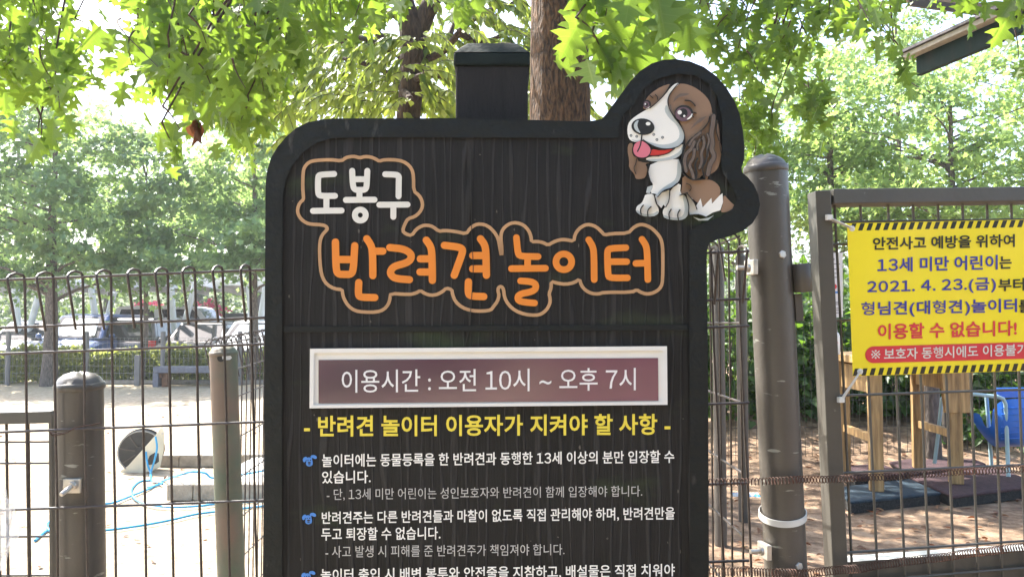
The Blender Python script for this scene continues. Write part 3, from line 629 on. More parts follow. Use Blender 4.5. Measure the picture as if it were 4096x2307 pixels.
emb = None
bym = {}
for it in dog_items:
    pts, mname, h = it[0], it[1], 0.0012+it[2]
    b = bym.setdefault(mname, MB())
    if len(it) == 4: stroke(b, zm(pts, 2480, 300, fd), it[3]*fd, None or 0.001, h, sm=2)
    else:
        z = zm(pts, 2480, 300, fd)
        from mathutils.geometry import tessellate_polygon
        tri = tessellate_polygon([[Vector((x, y, 0)) for x, y in z]])
        b.add([Q(x, y, h) for x, y in z], [tuple(t) for t in tri])
emb = bym.pop('dog_brown').obj('dog_picture', M['dog_brown'], sign, fix=False)
for nm, part in (('dog_white', 'white_coat'), ('dog_grey', 'shading'), ('black', 'outline'), ('dog_red', 'mouth'), ('dog_pink', 'tongue'), ('dog_eye', 'iris'), ('dog_tan', 'hair')):
    bym[nm].obj(part, M[nm], emb, fix=False)
# wooden post behind the board
pb = MB(); pc = P(1966, 473, 1.56)
pl, pr = P(1818, 240, 1.50), P(2113, 240, 1.50); pw = pr.x-pl.x
top = Vector(((pl.x+pr.x)/2, 1.50+0.01+pw/2, pl.z)); bot = Vector((top.x, top.y+0.02, 0.0))
pb.bar(bot, top, pw, pw, (0, 1, 0)); post = pb.obj('post', M['post_wood'], sign, bevel=0.004)
cb = MB(); hw = pw/2+0.004; cb.box(top+Vector((0, 0, 0.011)), hw*2, hw*2, 0.026)
cz = top.z+0.024
rings = [(hw, 0), (hw*0.84, 0.014), (hw*0.66, 0.027), (hw*0.25, 0.034)]
vs = []
for r, h in rings: vs += [(top.x-r, top.y-r, cz+h), (top.x+r, top.y-r, cz+h), (top.x+r, top.y+r, cz+h), (top.x-r, top.y+r, cz+h)]
cb.add(vs, [(4*j+i, 4*j+(i+1) % 4, 4*j+4+(i+1) % 4, 4*j+4+i) for j in range(3) for i in range(4)] + [(12, 13, 14, 15)])
cb.obj('post_cap', M['post_cap'], post, bevel=0.004)

# ------------------------------------------------------------------ near mesh fence (behind the sign, in front of the posts)
def lerp(a, b, t): return a+(b-a)*t
fence = thing('mesh_fence', (-0.3, 1.57, 0.15), 'brown wire mesh fence panel with bent hook tops passing behind the notice board', 'fence')
DF = 1.565
wm = MB()
railL = [(1120, 1005), (1311, 1195), (1415, 1303), (1728, 1610), (2039, 1930), (2350, 2240), (2660, 2550), (2970, 2860), (3280, 3170)]
for a, c in railL:
    wm.tube([P(-260, a+10, DF-0.004), P(800, lerp(a, c, 800/2990), DF-0.005), P(1900, lerp(a, c, 1900/2990), DF-0.004), P(2996, c, DF-0.004)], 0.0027, 7)
xt = [-246, -131, -16, 99, 214, 331, 444, 561, 671, 780, 891, 1000] + [1000+108.5*i for i in range(1, 19)]
for i, x in enumerate(xt):
    yr = lerp(1120, 1005, x/2990) ; lean = lerp(0.0125, 0.045, x/2990) + rnd(-0.0015, 0.0015)
    low = [(x+lean*(yy-1105)+rnd(-1.5, 1.5), yy, DF) for yy in (1400, 1700, 2000, 2307, 2800, 3300)]
    j = rnd(-4, 4)
    s = 1 if x < 2048 else -1
    k2 = (2048-x)/1949
    path = [(x-34*k2+0.046*s*0+j, yr+208+rnd(-8, 8), DF-0.030), (x-52*k2+j, yr+110, DF-0.047), (x-70*k2+j, yr+14, DF-0.058), (x-72*k2+j, yr-4, DF-0.058), (x-62*k2+j, yr-15, DF-0.052), (x-36*k2, yr-23, DF-0.030), (x-10*k2, yr-18, DF-0.010), (x-2, yr-8, DF-0.001), (x, yr+15, DF)]
    if 1100 < x < 1500 or 1100 < x < 2750: path = path
    wm.tube([P(*p) for p in path+low], 0.0026, 7)
wm.obj('wire_panel', M['wire'], fence, smooth=True)
def steel_post(parent, pxt, pyt, pxb, pyb, d, r, m, name='post'):
    a = P(pxt, pyt, d); c = P(pxb, pyb, d); ax = (a-c).normalized()
    zb = gz(c.x, c.y)-0.02; base = c + ax*((zb-c.z)/ax.z); L = (a-base).length
    b = MB(); b.lathe(base, ax, [(r, 0), (r, L)], 40)
    po = b.obj(name, m, parent, smooth=True)
    def wob(rr, h, q): return rr*(1+0.02*math.sin(3*q)), h + 0.0022*math.sin(4*q+1)*min(1, (r*1.1-rr)/r*3)*(1 if rr > 0.1*r else 0)
    c2 = MB(); c2.lathe(a, ax, [(r*1.035, -0.011), (r*1.06, -0.009), (r*1.06, 0.0), (r*1.0, 0.0035), (r*0.96, 0.004), (r*0.86, 0.012), (r*0.66, 0.0185), (r*0.42, 0.0215), (r*0.22, 0.024), (r*0.10, 0.0245)], 40, wob)
    c2.obj('post_cap', m, po, smooth=True)
    return po, base, ax, L
fp, base, ax, L = steel_post(fence, 317, 1535, 327, 2307, 1.62, 0.0452, M['postpaint'])
fp['label'] = 'short round steel post with domed cap'
cl = MB()
q = P(290, 1942, 1.562)
cl.box(P(289, 1942, 1.572), 0.034, 0.006, 0.028, 0.05)
cl.obj('clamp', M['zinc'], fp, bevel=0.001)
cl = MB(); cl.lathe(P(293, 1938, 1.566), (-0.15, -0.9, -0.35), [(0.0085, 0), (0.0085, 0.007), (0.0048, 0.0072), (0.0048, 0.034), (0.004, 0.035)], 12)
cl.obj('bolt', M['zinc'], fp, smooth=True)
wt = MB(); wt.tube([P(*p) for p in ((405, 1690, 1.552), (370, 1698, 1.551), (330, 1702, 1.550), (300, 1710, 1.551), (270, 1728, 1.552), (240, 1738, 1.553), (215, 1742, 1.557), (205, 1738, 1.556), (202, 1725, 1.556), (212, 1733, 1.551), (255, 1732, 1.549))], 0.0013, 6)
tag(wt.obj('tie_wire', M['rust']), 'thin rusty wire twisted round the fence beside the short round post', 'wire')
# left gate leaf behind that post
lg = thing('gate_leaf', (P(0, 2000, 1.76).x, P(0, 2000, 1.76).y, 0.1), 'low metal gate leaf with square top rail beside the short round post', 'gate')
fb_ = MB(); fb_.bar(P(-420, 1680, 1.76), P(222, 1664, 1.76), 0.03, 0.027, (0, 0, 1)); fb_.bar(P(216, 1650, 1.76), P(226, 3150, 1.76), 0.009, 0.03, (0, 1, 0)); fb_.bar(P(-420, 3120, 1.76), P(222, 3120, 1.76), 0.03, 0.027)
fb_.obj('frame', M['gatepaint'], lg, bevel=0.002)
gm = MB()
for x in (-390, -305, -220, -140, -58, 26, 113): gm.tube([P(x, 1680, 1.765), P(x+8, 2400, 1.765), P(x+14, 3120, 1.765)], 0.0032, 7)
for y in (1766, 1851, 2144, 2300, 2600): gm.tube([P(-420, y+4, 1.76), P(220, y, 1.76)], 0.0024, 6)
gm.obj('wire_panel', M['wire'], lg, smooth=True)

# ------------------------------------------------------------------ right gate post
DP = 1.60
gp = thing('gate_post', (P(3130, 2307, DP).x, P(3130, 2307, DP).y, 0.2), 'tall round brown steel gate post with scuffed paint and domed cap', 'post')
po, base, ax, L = steel_post(gp, 3064, 668, 3145, 2307, DP, 0.0416, M['postpaint'], 'shaft')
def hexbolt(c, ax, r, h, parent, name='bolt'):
    b = MB(); b.lathe(c, ax, [(r, 0), (r, h), (r*0.8, h*1.2)], 6); return b.obj(name, M['zinc'], parent)
hexbolt(P(3124, 1019, DP-0.036), (0.3, -1, 0.05), 0.0085, 0.006, gp)
hexbolt(P(3190, 2262, DP-0.036), (0.4, -1, 0.05), 0.0085, 0.006, gp)
for (px, py) in ((2998, 1070), (3052, 2200)):
    b = MB(); b.box(P(px+6, py, DP-0.020), 0.010, 0.040, 0.030, 0.2); cpl = b.obj('clamp', M['zinc'], gp, bevel=0.0015)
    b = MB(); b.lathe(P(px-2, py+2, DP-0.045), (-1, -0.2, 0.02), [(0.0085, 0), (0.0085, 0.006), (0.0046, 0.0062), (0.0046, 0.026)], 12); b.obj('bolt', M['zinc'], cpl, smooth=True)
# cable tie round that post
tb = MB(); n = 48; vs = []
cc = P(3129, 2054, DP); tl_ = Vector((0.10, 0.0, 0.10))
X = Vector((1, 0, 0.08)).normalized(); Y = Vector((0, 1, 0.22)).normalized()
for i in range(n):
    qa = 2*math.pi*i/n
    for rr, hh in ((0.0445, -0.0062), (0.0445, 0.0062), (0.0462, 0.0062), (0.0462, -0.0062)):
        vs.append(cc + X*(math.cos(qa)*(rr+0.0015*max(0, math.cos(qa)))) + Y*(math.sin(qa)*rr) + Vector((0, 0, hh)))
tb.add(vs, [(4*i+a, 4*((i+1) % n)+a, 4*((i+1) % n)+(a+1) % 4, 4*i+(a+1) % 4) for i in range(n) for a in range(4)])
tag(tb.obj('cable_tie', M['tie'], smooth=True), 'wide white plastic strap looped round the tall gate post', 'cable tie')
# ------------------------------------------------------------------ right gate
def gd(x): return 1.60+0.055*(x-3250)/846
gate = thing('metal_gate', (P(3342, 2307, 1.6).x, P(3342, 2307, 1.6).y, 0.3), 'brown metal gate of square tube and wire grid behind the yellow banner', 'gate')
fr = MB()
nrm = (0.09, -1, 0)
s_a, s_b = P(3275, 768, gd(3275)+0.028), P(3382, 3100, gd(3300)+0.028)
fr.bar(s_a, s_b, 0.0305, 0.060, (0.09, 1, 0))
fr.bar(P(3306, 794, gd(3306)+0.028), P(4560, 778, gd(4560)+0.028), 0.060, 0.0305, (0, 0, 1))
fr.bar(P(4560, 760, gd(4560)+0.028), P(4680, 3100, gd(4600)+0.028), 0.0305, 0.060, (0.09, 1, 0))
fr.bar(P(3380, 3060, gd(3306)+0.028), P(4660, 2950, gd(4560)+0.028), 0.060, 0.0305, (0, 0, 1))
fr.obj('frame', M['gatepaint'], gate, bevel=0.002)
gm = MB()
xg = [3338, 3441, 3552, 3651, 3751, 3849, 3947, 4044, 4142, 4240, 4340, 4440]
for x in xg: gm.tube([P(x, 815, gd(x)+0.028), P(x+lerp(36, 34, (x-3338)/700)+rnd(-2, 2), 1550, gd(x)+0.028), P(x+71-10*(x-3338)/700, 2300, gd(x)+0.028), P(x+110, 3060, gd(x)+0.028)], 0.0028, 8)
for a, c in ((889, 878), (977, 968), (1281, 1262), (1582, 1557), (1891, 1858), (2210, 2162), (2330, 2270), (2560, 2480)):
    sl = (c-a)/750
    gm.tube([P(3300+0.045*(a-770), a, gd(3300)+0.023), P(4096, c, gd(4096)+0.023), P(4580, c+sl*480, gd(4580)+0.023)], 0.0027, 8)
gm.obj('wire_grid', M['gatepaint'], gate, smooth=True)
kp = MB(); kp.prism([P(3372, 2247, gd(3372)+0.034), P(4600, 2166, gd(4600)+0.034), P(4640, 2950, gd(4600)+0.034), P(3400, 3060, gd(3372)+0.034)],
                    [P(3372, 2247, gd(3372)+0.040), P(4600, 2166, gd(4600)+0.040), P(4640, 2950, gd(4600)+0.040), P(3400, 3060, gd(3372)+0.040)])
kp.obj('kick_plate', M['gatepaint'], gate)
ks = MB(); ks.prism([P(3372, 2222, gd(3372)+0.10), P(4600, 2140, gd(4600)+0.10), P(4600, 2166, gd(4600)+0.036), P(3372, 2247, gd(3372)+0.036)],
                    [P(3372, 2226, gd(3372)+0.10), P(4600, 2144, gd(4600)+0.10), P(4600, 2169, gd(4600)+0.036), P(3372, 2250, gd(3372)+0.036)])
ks.obj('ledge', M['tie'], gate)
hg = MB(); hg.lathe(P(3213, 1168, 1.575), P(3206, 1055, 1.575)-P(3213, 1168, 1.575), [(0.017, 0), (0.0185, 0.002), (0.0185, 0.055), (0.017, 0.057)], 10); h_ = hg.obj('hinge', M['steel'], gate, smooth=True)
hg = MB(); hg.bar(P(3186, 1175, 1.585), P(3194, 1283, 1.585), 0.015, 0.02, (0, 1, 0)); hg.obj('hinge_arm', M['steel'], h_, bevel=0.001)
# banner
fz = 796/1359
def BZ(zx, zy, h=0.0):
    px, py = 3300+zx*fz, 700+zy*fz
    return P(px, py, gd(px)+0.007-h + 0.0035*math.sin(px/150.0+0.6) + 0.0022*math.sin(px/62.0+py/95.0) + 0.002*math.sin(py/120.0+1))
ban = thing('banner', BZ(838, 1360), 'yellow printed banner with hazard stripes tied to the gate', 'banner')
b = MB(); N = 44; rows = []
def bedge(u): x = lerp(150, 1540, u); return (x, 330-25*u*1.15, lerp(190, 1560, u), 1372-37*u*1.15)
fr_, bk_ = [], []
for u in range(N+1):
    x0, y0, x1, y1 = bedge(u/N)
    for v in range(25): fr_.append(BZ(lerp(x0, x1, v/24), lerp(y0, y1, v/24), 0))
for u in range(N+1):
    x0, y0, x1, y1 = bedge(u/N)
    for v in range(25): bk_.append(BZ(lerp(x0, x1, v/24), lerp(y0, y1, v/24), -0.0006))
b.v = [tuple(p) for p in fr_+bk_]; m_ = len(fr_)
for u in range(N):
    for v in range(24):
        a = u*25+v; b.f += [(a, a+1, a+26, a+25), (m_+a, m_+a+25, m_+a+26, m_+a+1)]
b.obj('sheet', M['banner_yellow'], ban, smooth=True)
hz = MB()
for i in range(25):
    x = 168+57.2*i
    def edge_t(x): return 330-28.75*(x-150)/1390
    def edge_b(x): return 1372-42.5*(x-190)/1370
    t0, = (edge_t(x),)
    hz.add([BZ(x+18, t0+2, .0007), BZ(x+48, t0+1, .0007), BZ(x+30, t0+50, .0007), BZ(x, t0+51, .0007)], [(0, 1, 2, 3)])
    xb = 190+57.2*i; b0 = edge_b(xb)
    hz.add([BZ(xb+14, b0-51, .0007), BZ(xb+44, b0-52, .0007), BZ(xb+30, b0-3, .0007), BZ(xb, b0-2, .0007)], [(0, 1, 2, 3)])
hz.obj('hazard_stripes', M['banner_black'], ban, fix=False)
pill = []
for i in range(13): qa = math.pi/2+math.pi*i/12; pill.append((333+58*math.cos(qa), 1225-57*math.sin(qa)))
ptop = [(x, 1168-0.0285*(x-333)) for x in range(360, 1400, 40)]; pbot = [(x, 1282-0.0285*(x-333)) for x in range(1400, 340, -40)]
pl_ = pill[::-1] + [(x, y) for x, y in pbot[::-1]] + [(1440, 1225-0.0285*1107)] + ptop[::-1]
pb_ = MB(); cols = []
for i in range(14): qa = math.pi/2*(1-i/13); cols.append((333-58*math.sin(qa), 57*math.cos(qa)))
cols += [(x, 57) for x in range(360, 1400, 20)] + [(1398+58*math.sin(math.pi/2*i/10), 57*math.cos(math.pi/2*i/10)) for i in range(10)]
for x, hy_ in cols: c_ = 1226-0.0285*(x-333); pb_.v += [tuple(BZ(x, c_-hy_, .0013)), tuple(BZ(x, c_+hy_, .0013))]
pb_.f = [(2*i, 2*i+1, 2*i+3, 2*i+2) for i in range(len(cols)-1)]
pb_.obj('warning_strip', M['banner_red'], ban, fix=False)
def bw(body, x0, x1, tl, bl, tr, br, m, bold=0.03, h=0.0015): return writing('lettering', body, x0, x1, tl, bl, tr, br, M[m], ban, bold, h, BZ)
bw('안전사고 예방을 위하여', 327, 1297, 425, 513, 403, 491, 'banner_black', 0.024)
bw('13세 미만 어린이', 358, 1180, 566, 665, 545, 645, 'banner_blue', 0.024)
bw('는', 1192, 1275, 556, 641, 552, 638, 'banner_black', 0.024)
bw('2021. 4. 23.(금)', 288, 1168, 722, 822, 698, 800, 'banner_blue', 0.024)
bw('부터', 1185, 1362, 708, 794, 702, 788, 'banner_black', 0.024)
bw('형님견(대형견)놀이터', 248, 1312, 866, 974, 842, 950, 'banner_blue', 0.024)
bw('를', 1325, 1412, 852, 940, 850, 938, 'banner_black', 0.024)
bw('이용할 수 없습니다!', 362, 1310, 1015, 1124, 990, 1096, 'banner_red', 0.024)
bw('보호자 동행시에도 이용불가', 403, 1385, 1184, 1262, 1150, 1230, 'cream', 0.016, 0.0022)
b = MB()
for pts in ([(323, 1201), (370, 1246)], [(370, 1201), (323, 1246)]): stroke(b, pts, 8, 0.0009, 0.0021, False, 0, BZ)
for x, y in ((346, 1200), (346, 1247), (322, 1224), (371, 1223)): b.add([BZ(p[0], p[1], 0.0021) for p in ell(x, y, 7, 7, 0, 12)], [tuple(range(12))])
b.obj('reference_mark', M['cream'], ban, fix=False)
for (a, c, lab) in (((3316, 870), (3410, 913), 'white plastic cable tie at the top corner of the yellow banner'), ((3363, 1598), (3442, 1484), 'white plastic cable tie at the bottom corner of the yellow banner')):
    b = MB(); b.bar(P(*a, 1.592), P(*c, 1.583), 0.0022, 0.0058, (0, -1, 0.2)); b.bar(P(a[0]+3, a[1]+6, 1.60), P(c[0], c[1]+2, 1.588), 0.0022, 0.005, (0, -1, 0.2))
    b.box(P(*a, 1.592), 0.013, 0.008, 0.011, 0.3); b.lathe(P(c[0]-2, c[1]+1, 1.588), (0, -1, 0), [(0.006, 0), (0.006, 0.0012)], 14)
    tag(b.obj('cable_tie', M['tie'], bevel=0.0008), lab, 'cable tie')
# rusty coil springs
def coil(name, pts, r, pitch, label):
    path = [P(*p) for p in pts]; seg = []
    for a, c in zip(path, path[1:]):
        n = max(2, int((c-a).length/(pitch/10)))
        for i in range(n): seg.append((a.lerp(c, i/n), (c-a).normalized()))
    b = MB(); out = []
    ph = 0
    for i, (p, t) in enumerate(seg):
        ph += 2*math.pi/10*(1+0.18*noise.noise(Vector((i*0.02, 0, 1))))
        u = Vector((0, 0, 1)); x = t.cross(u).normalized(); u = x.cross(t)
        out.append(p + u*math.cos(ph)*r + x*math.sin(ph)*r + Vector((0, 0, 0.002*noise.noise(Vector((i*0.01, 3, 1))))))
    b.tube(out, 0.00095, 5)
    tag(b.obj(name, M['rust'], smooth=True), label, 'spring')
coil('coil_spring', [(2700, 1928, 1.545), (2990, 1925, 1.540), (3060, 1925, 1.538), (3195, 1917, 1.542), (3450, 1911, 1.570), (3702, 1894, 1.590), (3894, 1882, 1.60), (4096, 1875, 1.61), (4500, 1855, 1.63)], 0.0068, 0.0068, 'upper rusty coil spring stretched across the gate post and gate')
coil('coil_spring', [(2700, 2281, 1.545), (2990, 2285, 1.540), (3090, 2290, 1.538), (3215, 2292, 1.542), (3450, 2270, 1.570), (3510, 2258, 1.575), (3737, 2230, 1.590), (4096, 2184, 1.61), (4500, 2130, 1.63)], 0.0078, 0.0058, 'lower rusty coil spring stretched across the foot of the gate')

# ------------------------------------------------------------------ side fence running away behind the gate post
def mesh_run(name, a, c, z0, z1, zs, step, r, m, label, hook=0.0, posts=(), pm=None, pr=0.03, side=(1, 0, 0), square=False):
    "a mesh fence from ground point a to c with level wires at zs and uprights every step"
    a = Vector((a[0], a[1], 0)); c = Vector((c[0], c[1], 0)); d = (c-a); L = d.length; d.normalize(); sd = Vector(side)
    root = thing(name, (a.x, a.y, z0), label, 'fence'); b = MB()
    for z in zs: b.tube([a+Vector((0, 0, z)), a.lerp(c, .5)+Vector((0, 0, z)), c+Vector((0, 0, z))], r*1.05, 5)
    n = int(L/step)
    for i in range(n+1):
        p = a+d*(i*step); up = Vector((0, 0, 1))
        path = [p+up*z0, p+up*z1]
        if hook: path += [p+up*(z1+hook*0.25)+sd*hook*0.2, p+up*(z1+hook*0.32)+sd*hook*0.6, p+up*(z1+hook*0.1)+sd*hook*1.0, p+up*(z1-hook*2.0)+sd*hook*0.7]
        b.tube(path, r, 5, cap=False)
    b.obj('wire_panel', m, root, smooth=True)
    for (x, y, zt) in posts:
        pb = MB()
        if square: pb.bar((x, y, z0-0.05), (x, y, zt), pr*2, pr*2, (0, 1, 0))
        else: pb.lathe((x, y, z0-0.05), (0, 0, 1), [(pr, 0), (pr, zt-z0+0.05), (pr*1.05, zt-z0+0.05), (pr*1.0, zt-z0+0.07), (pr*0.5, zt-z0+0.085)], 16)
        pb.obj('post', pm or m, root, smooth=not square)
    return root
mesh_run('mesh_fence', (0.492, 1.70), (0.492, 4.15), 0.28, 1.63, (0.55, 0.70, 0.85, 0.997, 1.13, 1.28, 1.45, 1.637), 0.085, 0.0026, M['wire'],
         'brown wire fence running away behind the tall gate post', 0.045, [(1.02, 3.9, 1.80), (1.28, 4.4, 1.80)], M['steel'], 0.03, (-1, 0, 0))
# ------------------------------------------------------------------ fence with the green post on the left
gx, gy = P(893, 1400, 2.7).x, P(893, 1400, 2.7).y
lf = thing('mesh_fence', (gx, gy, 0), 'brown wire fence starting at the aged green post and running away', 'fence')
b = MB(); 
la = Vector((gx-0.012, gy+0.02, 0)); lc = Vector((gx+0.03, gy+3.2, 0)); d = (lc-la).normalized()
ztop = P(893, 1378, 2.7).z
for z in (ztop, ztop-0.10, ztop-0.20, ztop-0.35, ztop-0.50, ztop-0.65, ztop-0.80, ztop-0.95, ztop-1.1): b.tube([la+Vector((0, 0, z)), lc+Vector((0, 0, z+0.166))], 0.0027, 6)
for i in range(62):
    p = la+d*(0.05*i)+Vector((0, 0, 0.0026*i)); up = Vector((0, 0, 1)); s_ = Vector((-1, 0, 0))
    b.tube([p+up*0.05, p+up*(ztop-0.01), p+up*(ztop+0.016)+s_*0.012, p+up*(ztop+0.018)+s_*0.045, p+up*(ztop+0.0)+s_*0.060, p+up*(ztop-0.14)+s_*0.028], 0.0026, 6)
b.obj('wire_panel', M['wire'], lf, smooth=True)
gpo, base, ax, L = steel_post(lf, 893, 1408, 925, 2307, 2.70, 0.0452, M['greenpost'])
gpo['label'] = 'round post with peeling green paint and a drilled hole'
hb_ = MB(); hb_.lathe(P(884, 1432, 2.70-0.0448), (0.05, -1, 0), [(0.0125, -0.002), (0.0125, 0.0006)], 20); hb_.obj('hole', M['black'], gpo)
hb_ = MB(); hb_.prism([P(x, y, 2.70-0.0462+abs(x-893)*0.00022) for x, y in ((888, 1421), (905, 1424), (922, 1422), (928, 1430), (920, 1438), (900, 1440), (890, 1436))], [P(x, y, 2.70-0.030+abs(x-893)*0.00022) for x, y in ((888, 1421), (905, 1424), (922, 1422), (928, 1430), (920, 1438), (900, 1440), (890, 1436))]); hb_.obj('paint_patch', M['concrete'], gpo)
# ------------------------------------------------------------------ far dark fence behind the table
za = gz(3.0, 5.7)
fy = 5.95
mesh_run('mesh_fence', (1.25, fy), (4.6, fy+0.35), za-0.02, 2.05, [za+0.08+0.2*i for i in range(7)]+[1.88, 2.05], 0.055, 0.0019, M['darkwire'],
         'thin dark mesh fence standing behind the wooden table', 0.04, [(2.05, fy+0.12, 2.1), (3.42, fy+0.3, 2.2)], M['steel'], 0.03, (0, -1, 0))
# notice sheet on it
nb = thing('notice_sheet', P(3342, 1280, 5.85), 'white printed notice sheet hanging on the thin dark fence', 'notice')
def N_(px, py, h=0): return P(px, py, 5.86-h)
b = MB(); b.prism([N_(3308, 1012), N_(3370, 1010), N_(3372, 1268), N_(3312, 1272)], [N_(3308, 1012, -.004), N_(3370, 1010, -.004), N_(3372, 1268, -.004), N_(3312, 1272, -.004)]); b.obj('sheet', M['paper'], nb)
b = MB()
for y, x0, x1, t in ((1034, 3316, 3338, 7), (1055, 3322, 3360, 3), (1075, 3322, 3358, 3), (1092, 3322, 3358, 3), (1108, 3324, 3358, 3), (1208, 3322, 3358, 4), (1216, 3324, 3356, 3), (1232, 3322, 3360, 3), (1240, 3326, 3360, 3), (1250, 3330, 3356, 3)):
    b.add([N_(x0, y, .002), N_(x1, y-1, .002), N_(x1, y+t-1, .002), N_(x0, y+t, .002)], [(0, 1, 2, 3)])
b.obj('print', M['papertext'], nb, fix=False)
b = MB(); L_ = ell(3330, 1146, 18, 13); b.add([N_(x, y, .002) for x, y in L_], [tuple(range(len(L_)))]); b.obj('red_oval', M['banner_red'], nb, fix=False)
b = MB(); b.add([N_(3320, 1166, .002), N_(3362, 1164, .002), N_(3362, 1172, .002), N_(3320, 1174, .002)], [(0, 1, 2, 3)]); b.obj('blue_line', M['sky_blue'], nb, fix=False)
# ------------------------------------------------------------------ wooden table, bottle, mats, chair
ZM = 0.43
def onmat(px, py): return PZ(px, py, ZM)
l1, l2, l3, l4 = onmat(3378, 1892), onmat(3506, 1962), onmat(3676, 1870), onmat(3824, 1932)
tb = thing('wooden_table', (l1+l2+l3+l4)/4, 'bare wooden table with four thick legs standing on rubber mats', 'table')
TZ = 1.20
for p in (l1, l2, l3, l4):
    b = MB(); b.bar((p.x, p.y, ZM), (p.x, p.y, TZ), 0.078, 0.078, (0.3, 1, 0)); b.obj('leg', M['timber'], tb, bevel=0.006)
for a, c in ((l1, l2), (l3, l4)):
    z = 0.74
    b = MB(); b.bar((a.x, a.y, z), (c.x, c.y, z), 0.035, 0.05); b.obj('stretcher', M['timber'], tb, bevel=0.003)
    b = MB(); b.bar((a.x, a.y, TZ-0.10), (c.x, c.y, TZ-0.10), 0.05, 0.16); b.obj('apron', M['timber'], tb, bevel=0.003)
cx = (l1+l2+l3+l4)/4; u_ = (l4-l2).normalized(); v_ = (l1-l2).normalized()
b = MB(); hu, hv = 0.44, 0.41
tpts = [cx-u_*hu-v_*hv, cx+u_*hu-v_*hv, cx+u_*hu+v_*hv, cx-u_*hu+v_*hv]
b.prism([(p.x, p.y, TZ+0.05) for p in tpts], [(p.x, p.y, TZ) for p in tpts]); b.obj('tabletop', M['timber'], tb, bevel=0.006)
b = MB(); br = l4; b.prism([(br.x-0.11, br.y-0.045, TZ), (br.x+0.11, br.y-0.045, TZ), (br.x+0.075, br.y-0.045, TZ-0.32), (br.x-0.075, br.y-0.045, TZ-0.32)], [(br.x-0.11, br.y-0.01, TZ), (br.x+0.11, br.y-0.01, TZ), (br.x+0.075, br.y-0.01, TZ-0.32), (br.x-0.075, br.y-0.01, TZ-0.32)]); b.obj('bracket', M['timber'], tb, bevel=0.003)
bp_ = P(3342, 1405, 5.05); bp_.z = TZ+0.05
bt = thing('pump_bottle', bp_, 'white hand gel pump bottle standing on the wooden table', 'bottle')
b = MB(); b.lathe(bp_, (0, 0, 1), [(0.026, 0), (0.028, 0.004), (0.028, 0.115), (0.022, 0.135), (0.011, 0.142)], 20); b.obj('body', M['bottle'], bt, smooth=True)
b = MB(); b.lathe(bp_+Vector((0, 0, 0.141)), (0, 0, 1), [(0.013, 0), (0.013, 0.014), (0.005, 0.015), (0.005, 0.032), (0.010, 0.033), (0.010, 0.039)], 14); b.bar(bp_+Vector((0, 0, .177)), bp_+Vector((-.03, 0, .174)), 0.007, 0.006); b.obj('pump', M['tie'], bt, smooth=True)
b = MB(); b.box(bp_+Vector((0, -0.0285, 0.075)), 0.012, 0.001, 0.004); b.box(bp_+Vector((0, -0.0287, 0.075)), 0.004, 0.001, 0.012); b.obj('red_cross', M['banner_red'], bt)
def rubber(px_corners, m, label, zt=ZM-0.003, th=0.075):
    pts = [PZ(x, y, zt) for x, y in px_corners]; c = sum((p for p in pts), Vector())/4
    t = thing('rubber_mat', (c.x, c.y, zt-th), label, 'mat', None)
    b = MB(); b.prism([(p.x, p.y, zt) for p in pts], [(p.x, p.y, zt-0.02) for p in pts]); b.obj('coloured_top', M[m], t, bevel=0.012)
    pts2 = [c+(p-c)*0.985 for p in pts]
    b = MB(); b.prism([(p.x, p.y, zt-0.018) for p in pts2], [(p.x, p.y, zt-th) for p in pts2]); b.obj('base', M['rub_black'], t, bevel=0.006)
rubber([(3330, 1948), (3402, 2004), (3765, 1968), (3640, 1912)], 'rub_blue', 'blue topped rubber floor mat under the front table leg', 0.432)
rubber([(3640, 1905), (3810, 1983), (4190, 1935), (3960, 1862)], 'rub_red', 'dark red rubber floor mat in front of the blue chair', 0.429)
rubber([(3320, 1866), (3420, 1908), (3636, 1893), (3520, 1850)], 'rub_red', 'dark red rubber floor mat under the rear table leg', 0.428)
rubber([(3555, 1845), (3650, 1895), (3945, 1852), (3830, 1802)], 'rub_red', 'dark red rubber floor mat behind the wooden table', 0.426)
# chair: blue shell on pale blue tube legs
DC = 5.35
ch = thing('plastic_chair', (P(3960, 1870, DC).x, P(3960, 1870, DC).y, ZM), 'blue plastic shell chair with pale blue tube frame', 'chair')
def Cp(px, py, d): return P(px, py, d)
prof = [(4130, 1588, 5.55), (4060, 1592, 5.50), (3995, 1600, 5.42), (3980, 1660, 5.36), (3975, 1720, 5.32), (3990, 1765, 5.30), (4040, 1785, 5.30), (4130, 1786, 5.35), (4260, 1770, 5.45)]
rowsA = [P(3880, 1652, 5.30), P(3925, 1648, 5.28), P(3965, 1640, 5.26), P(4000, 1600, 5.22), P(4060, 1594, 5.20), P(4200, 1590, 5.25)]
rowsB = [P(3895, 1690, 5.32), P(3935, 1712, 5.28), P(3972, 1716, 5.24), P(4010, 1690, 5.18), P(4070, 1688, 5.16), P(4200, 1690, 5.20)]
rowsC = [P(3925, 1735, 5.36), P(3950, 1752, 5.32), P(3985, 1770, 5.28), P(4025, 1775, 5.20), P(4080, 1772, 5.18), P(4200, 1772, 5.22)]
rowsD = [P(3970, 1785, 5.40), P(3990, 1788, 5.36), P(4020, 1786, 5.32), P(4050, 1786, 5.26), P(4100, 1784, 5.24), P(4200, 1782, 5.28)]
b = MB(); G = [rowsA, rowsB, rowsC, rowsD]; nn = 6
back = Vector((0.01, 0.018, 0))
for rr in G: b.v += [tuple(p) for p in rr]
for rr in G: b.v += [tuple(p+back) for p in rr]
for j in range(3):
    for i in range(5):
        if j == 0 and i == 1: continue
        a = j*6+i; b.f += [(a, a+1, a+7, a+6), (24+a, 24+a+6, 24+a+7, 24+a+1)]
so = b.obj('shell', M['plastic_blue'], ch, smooth=True)
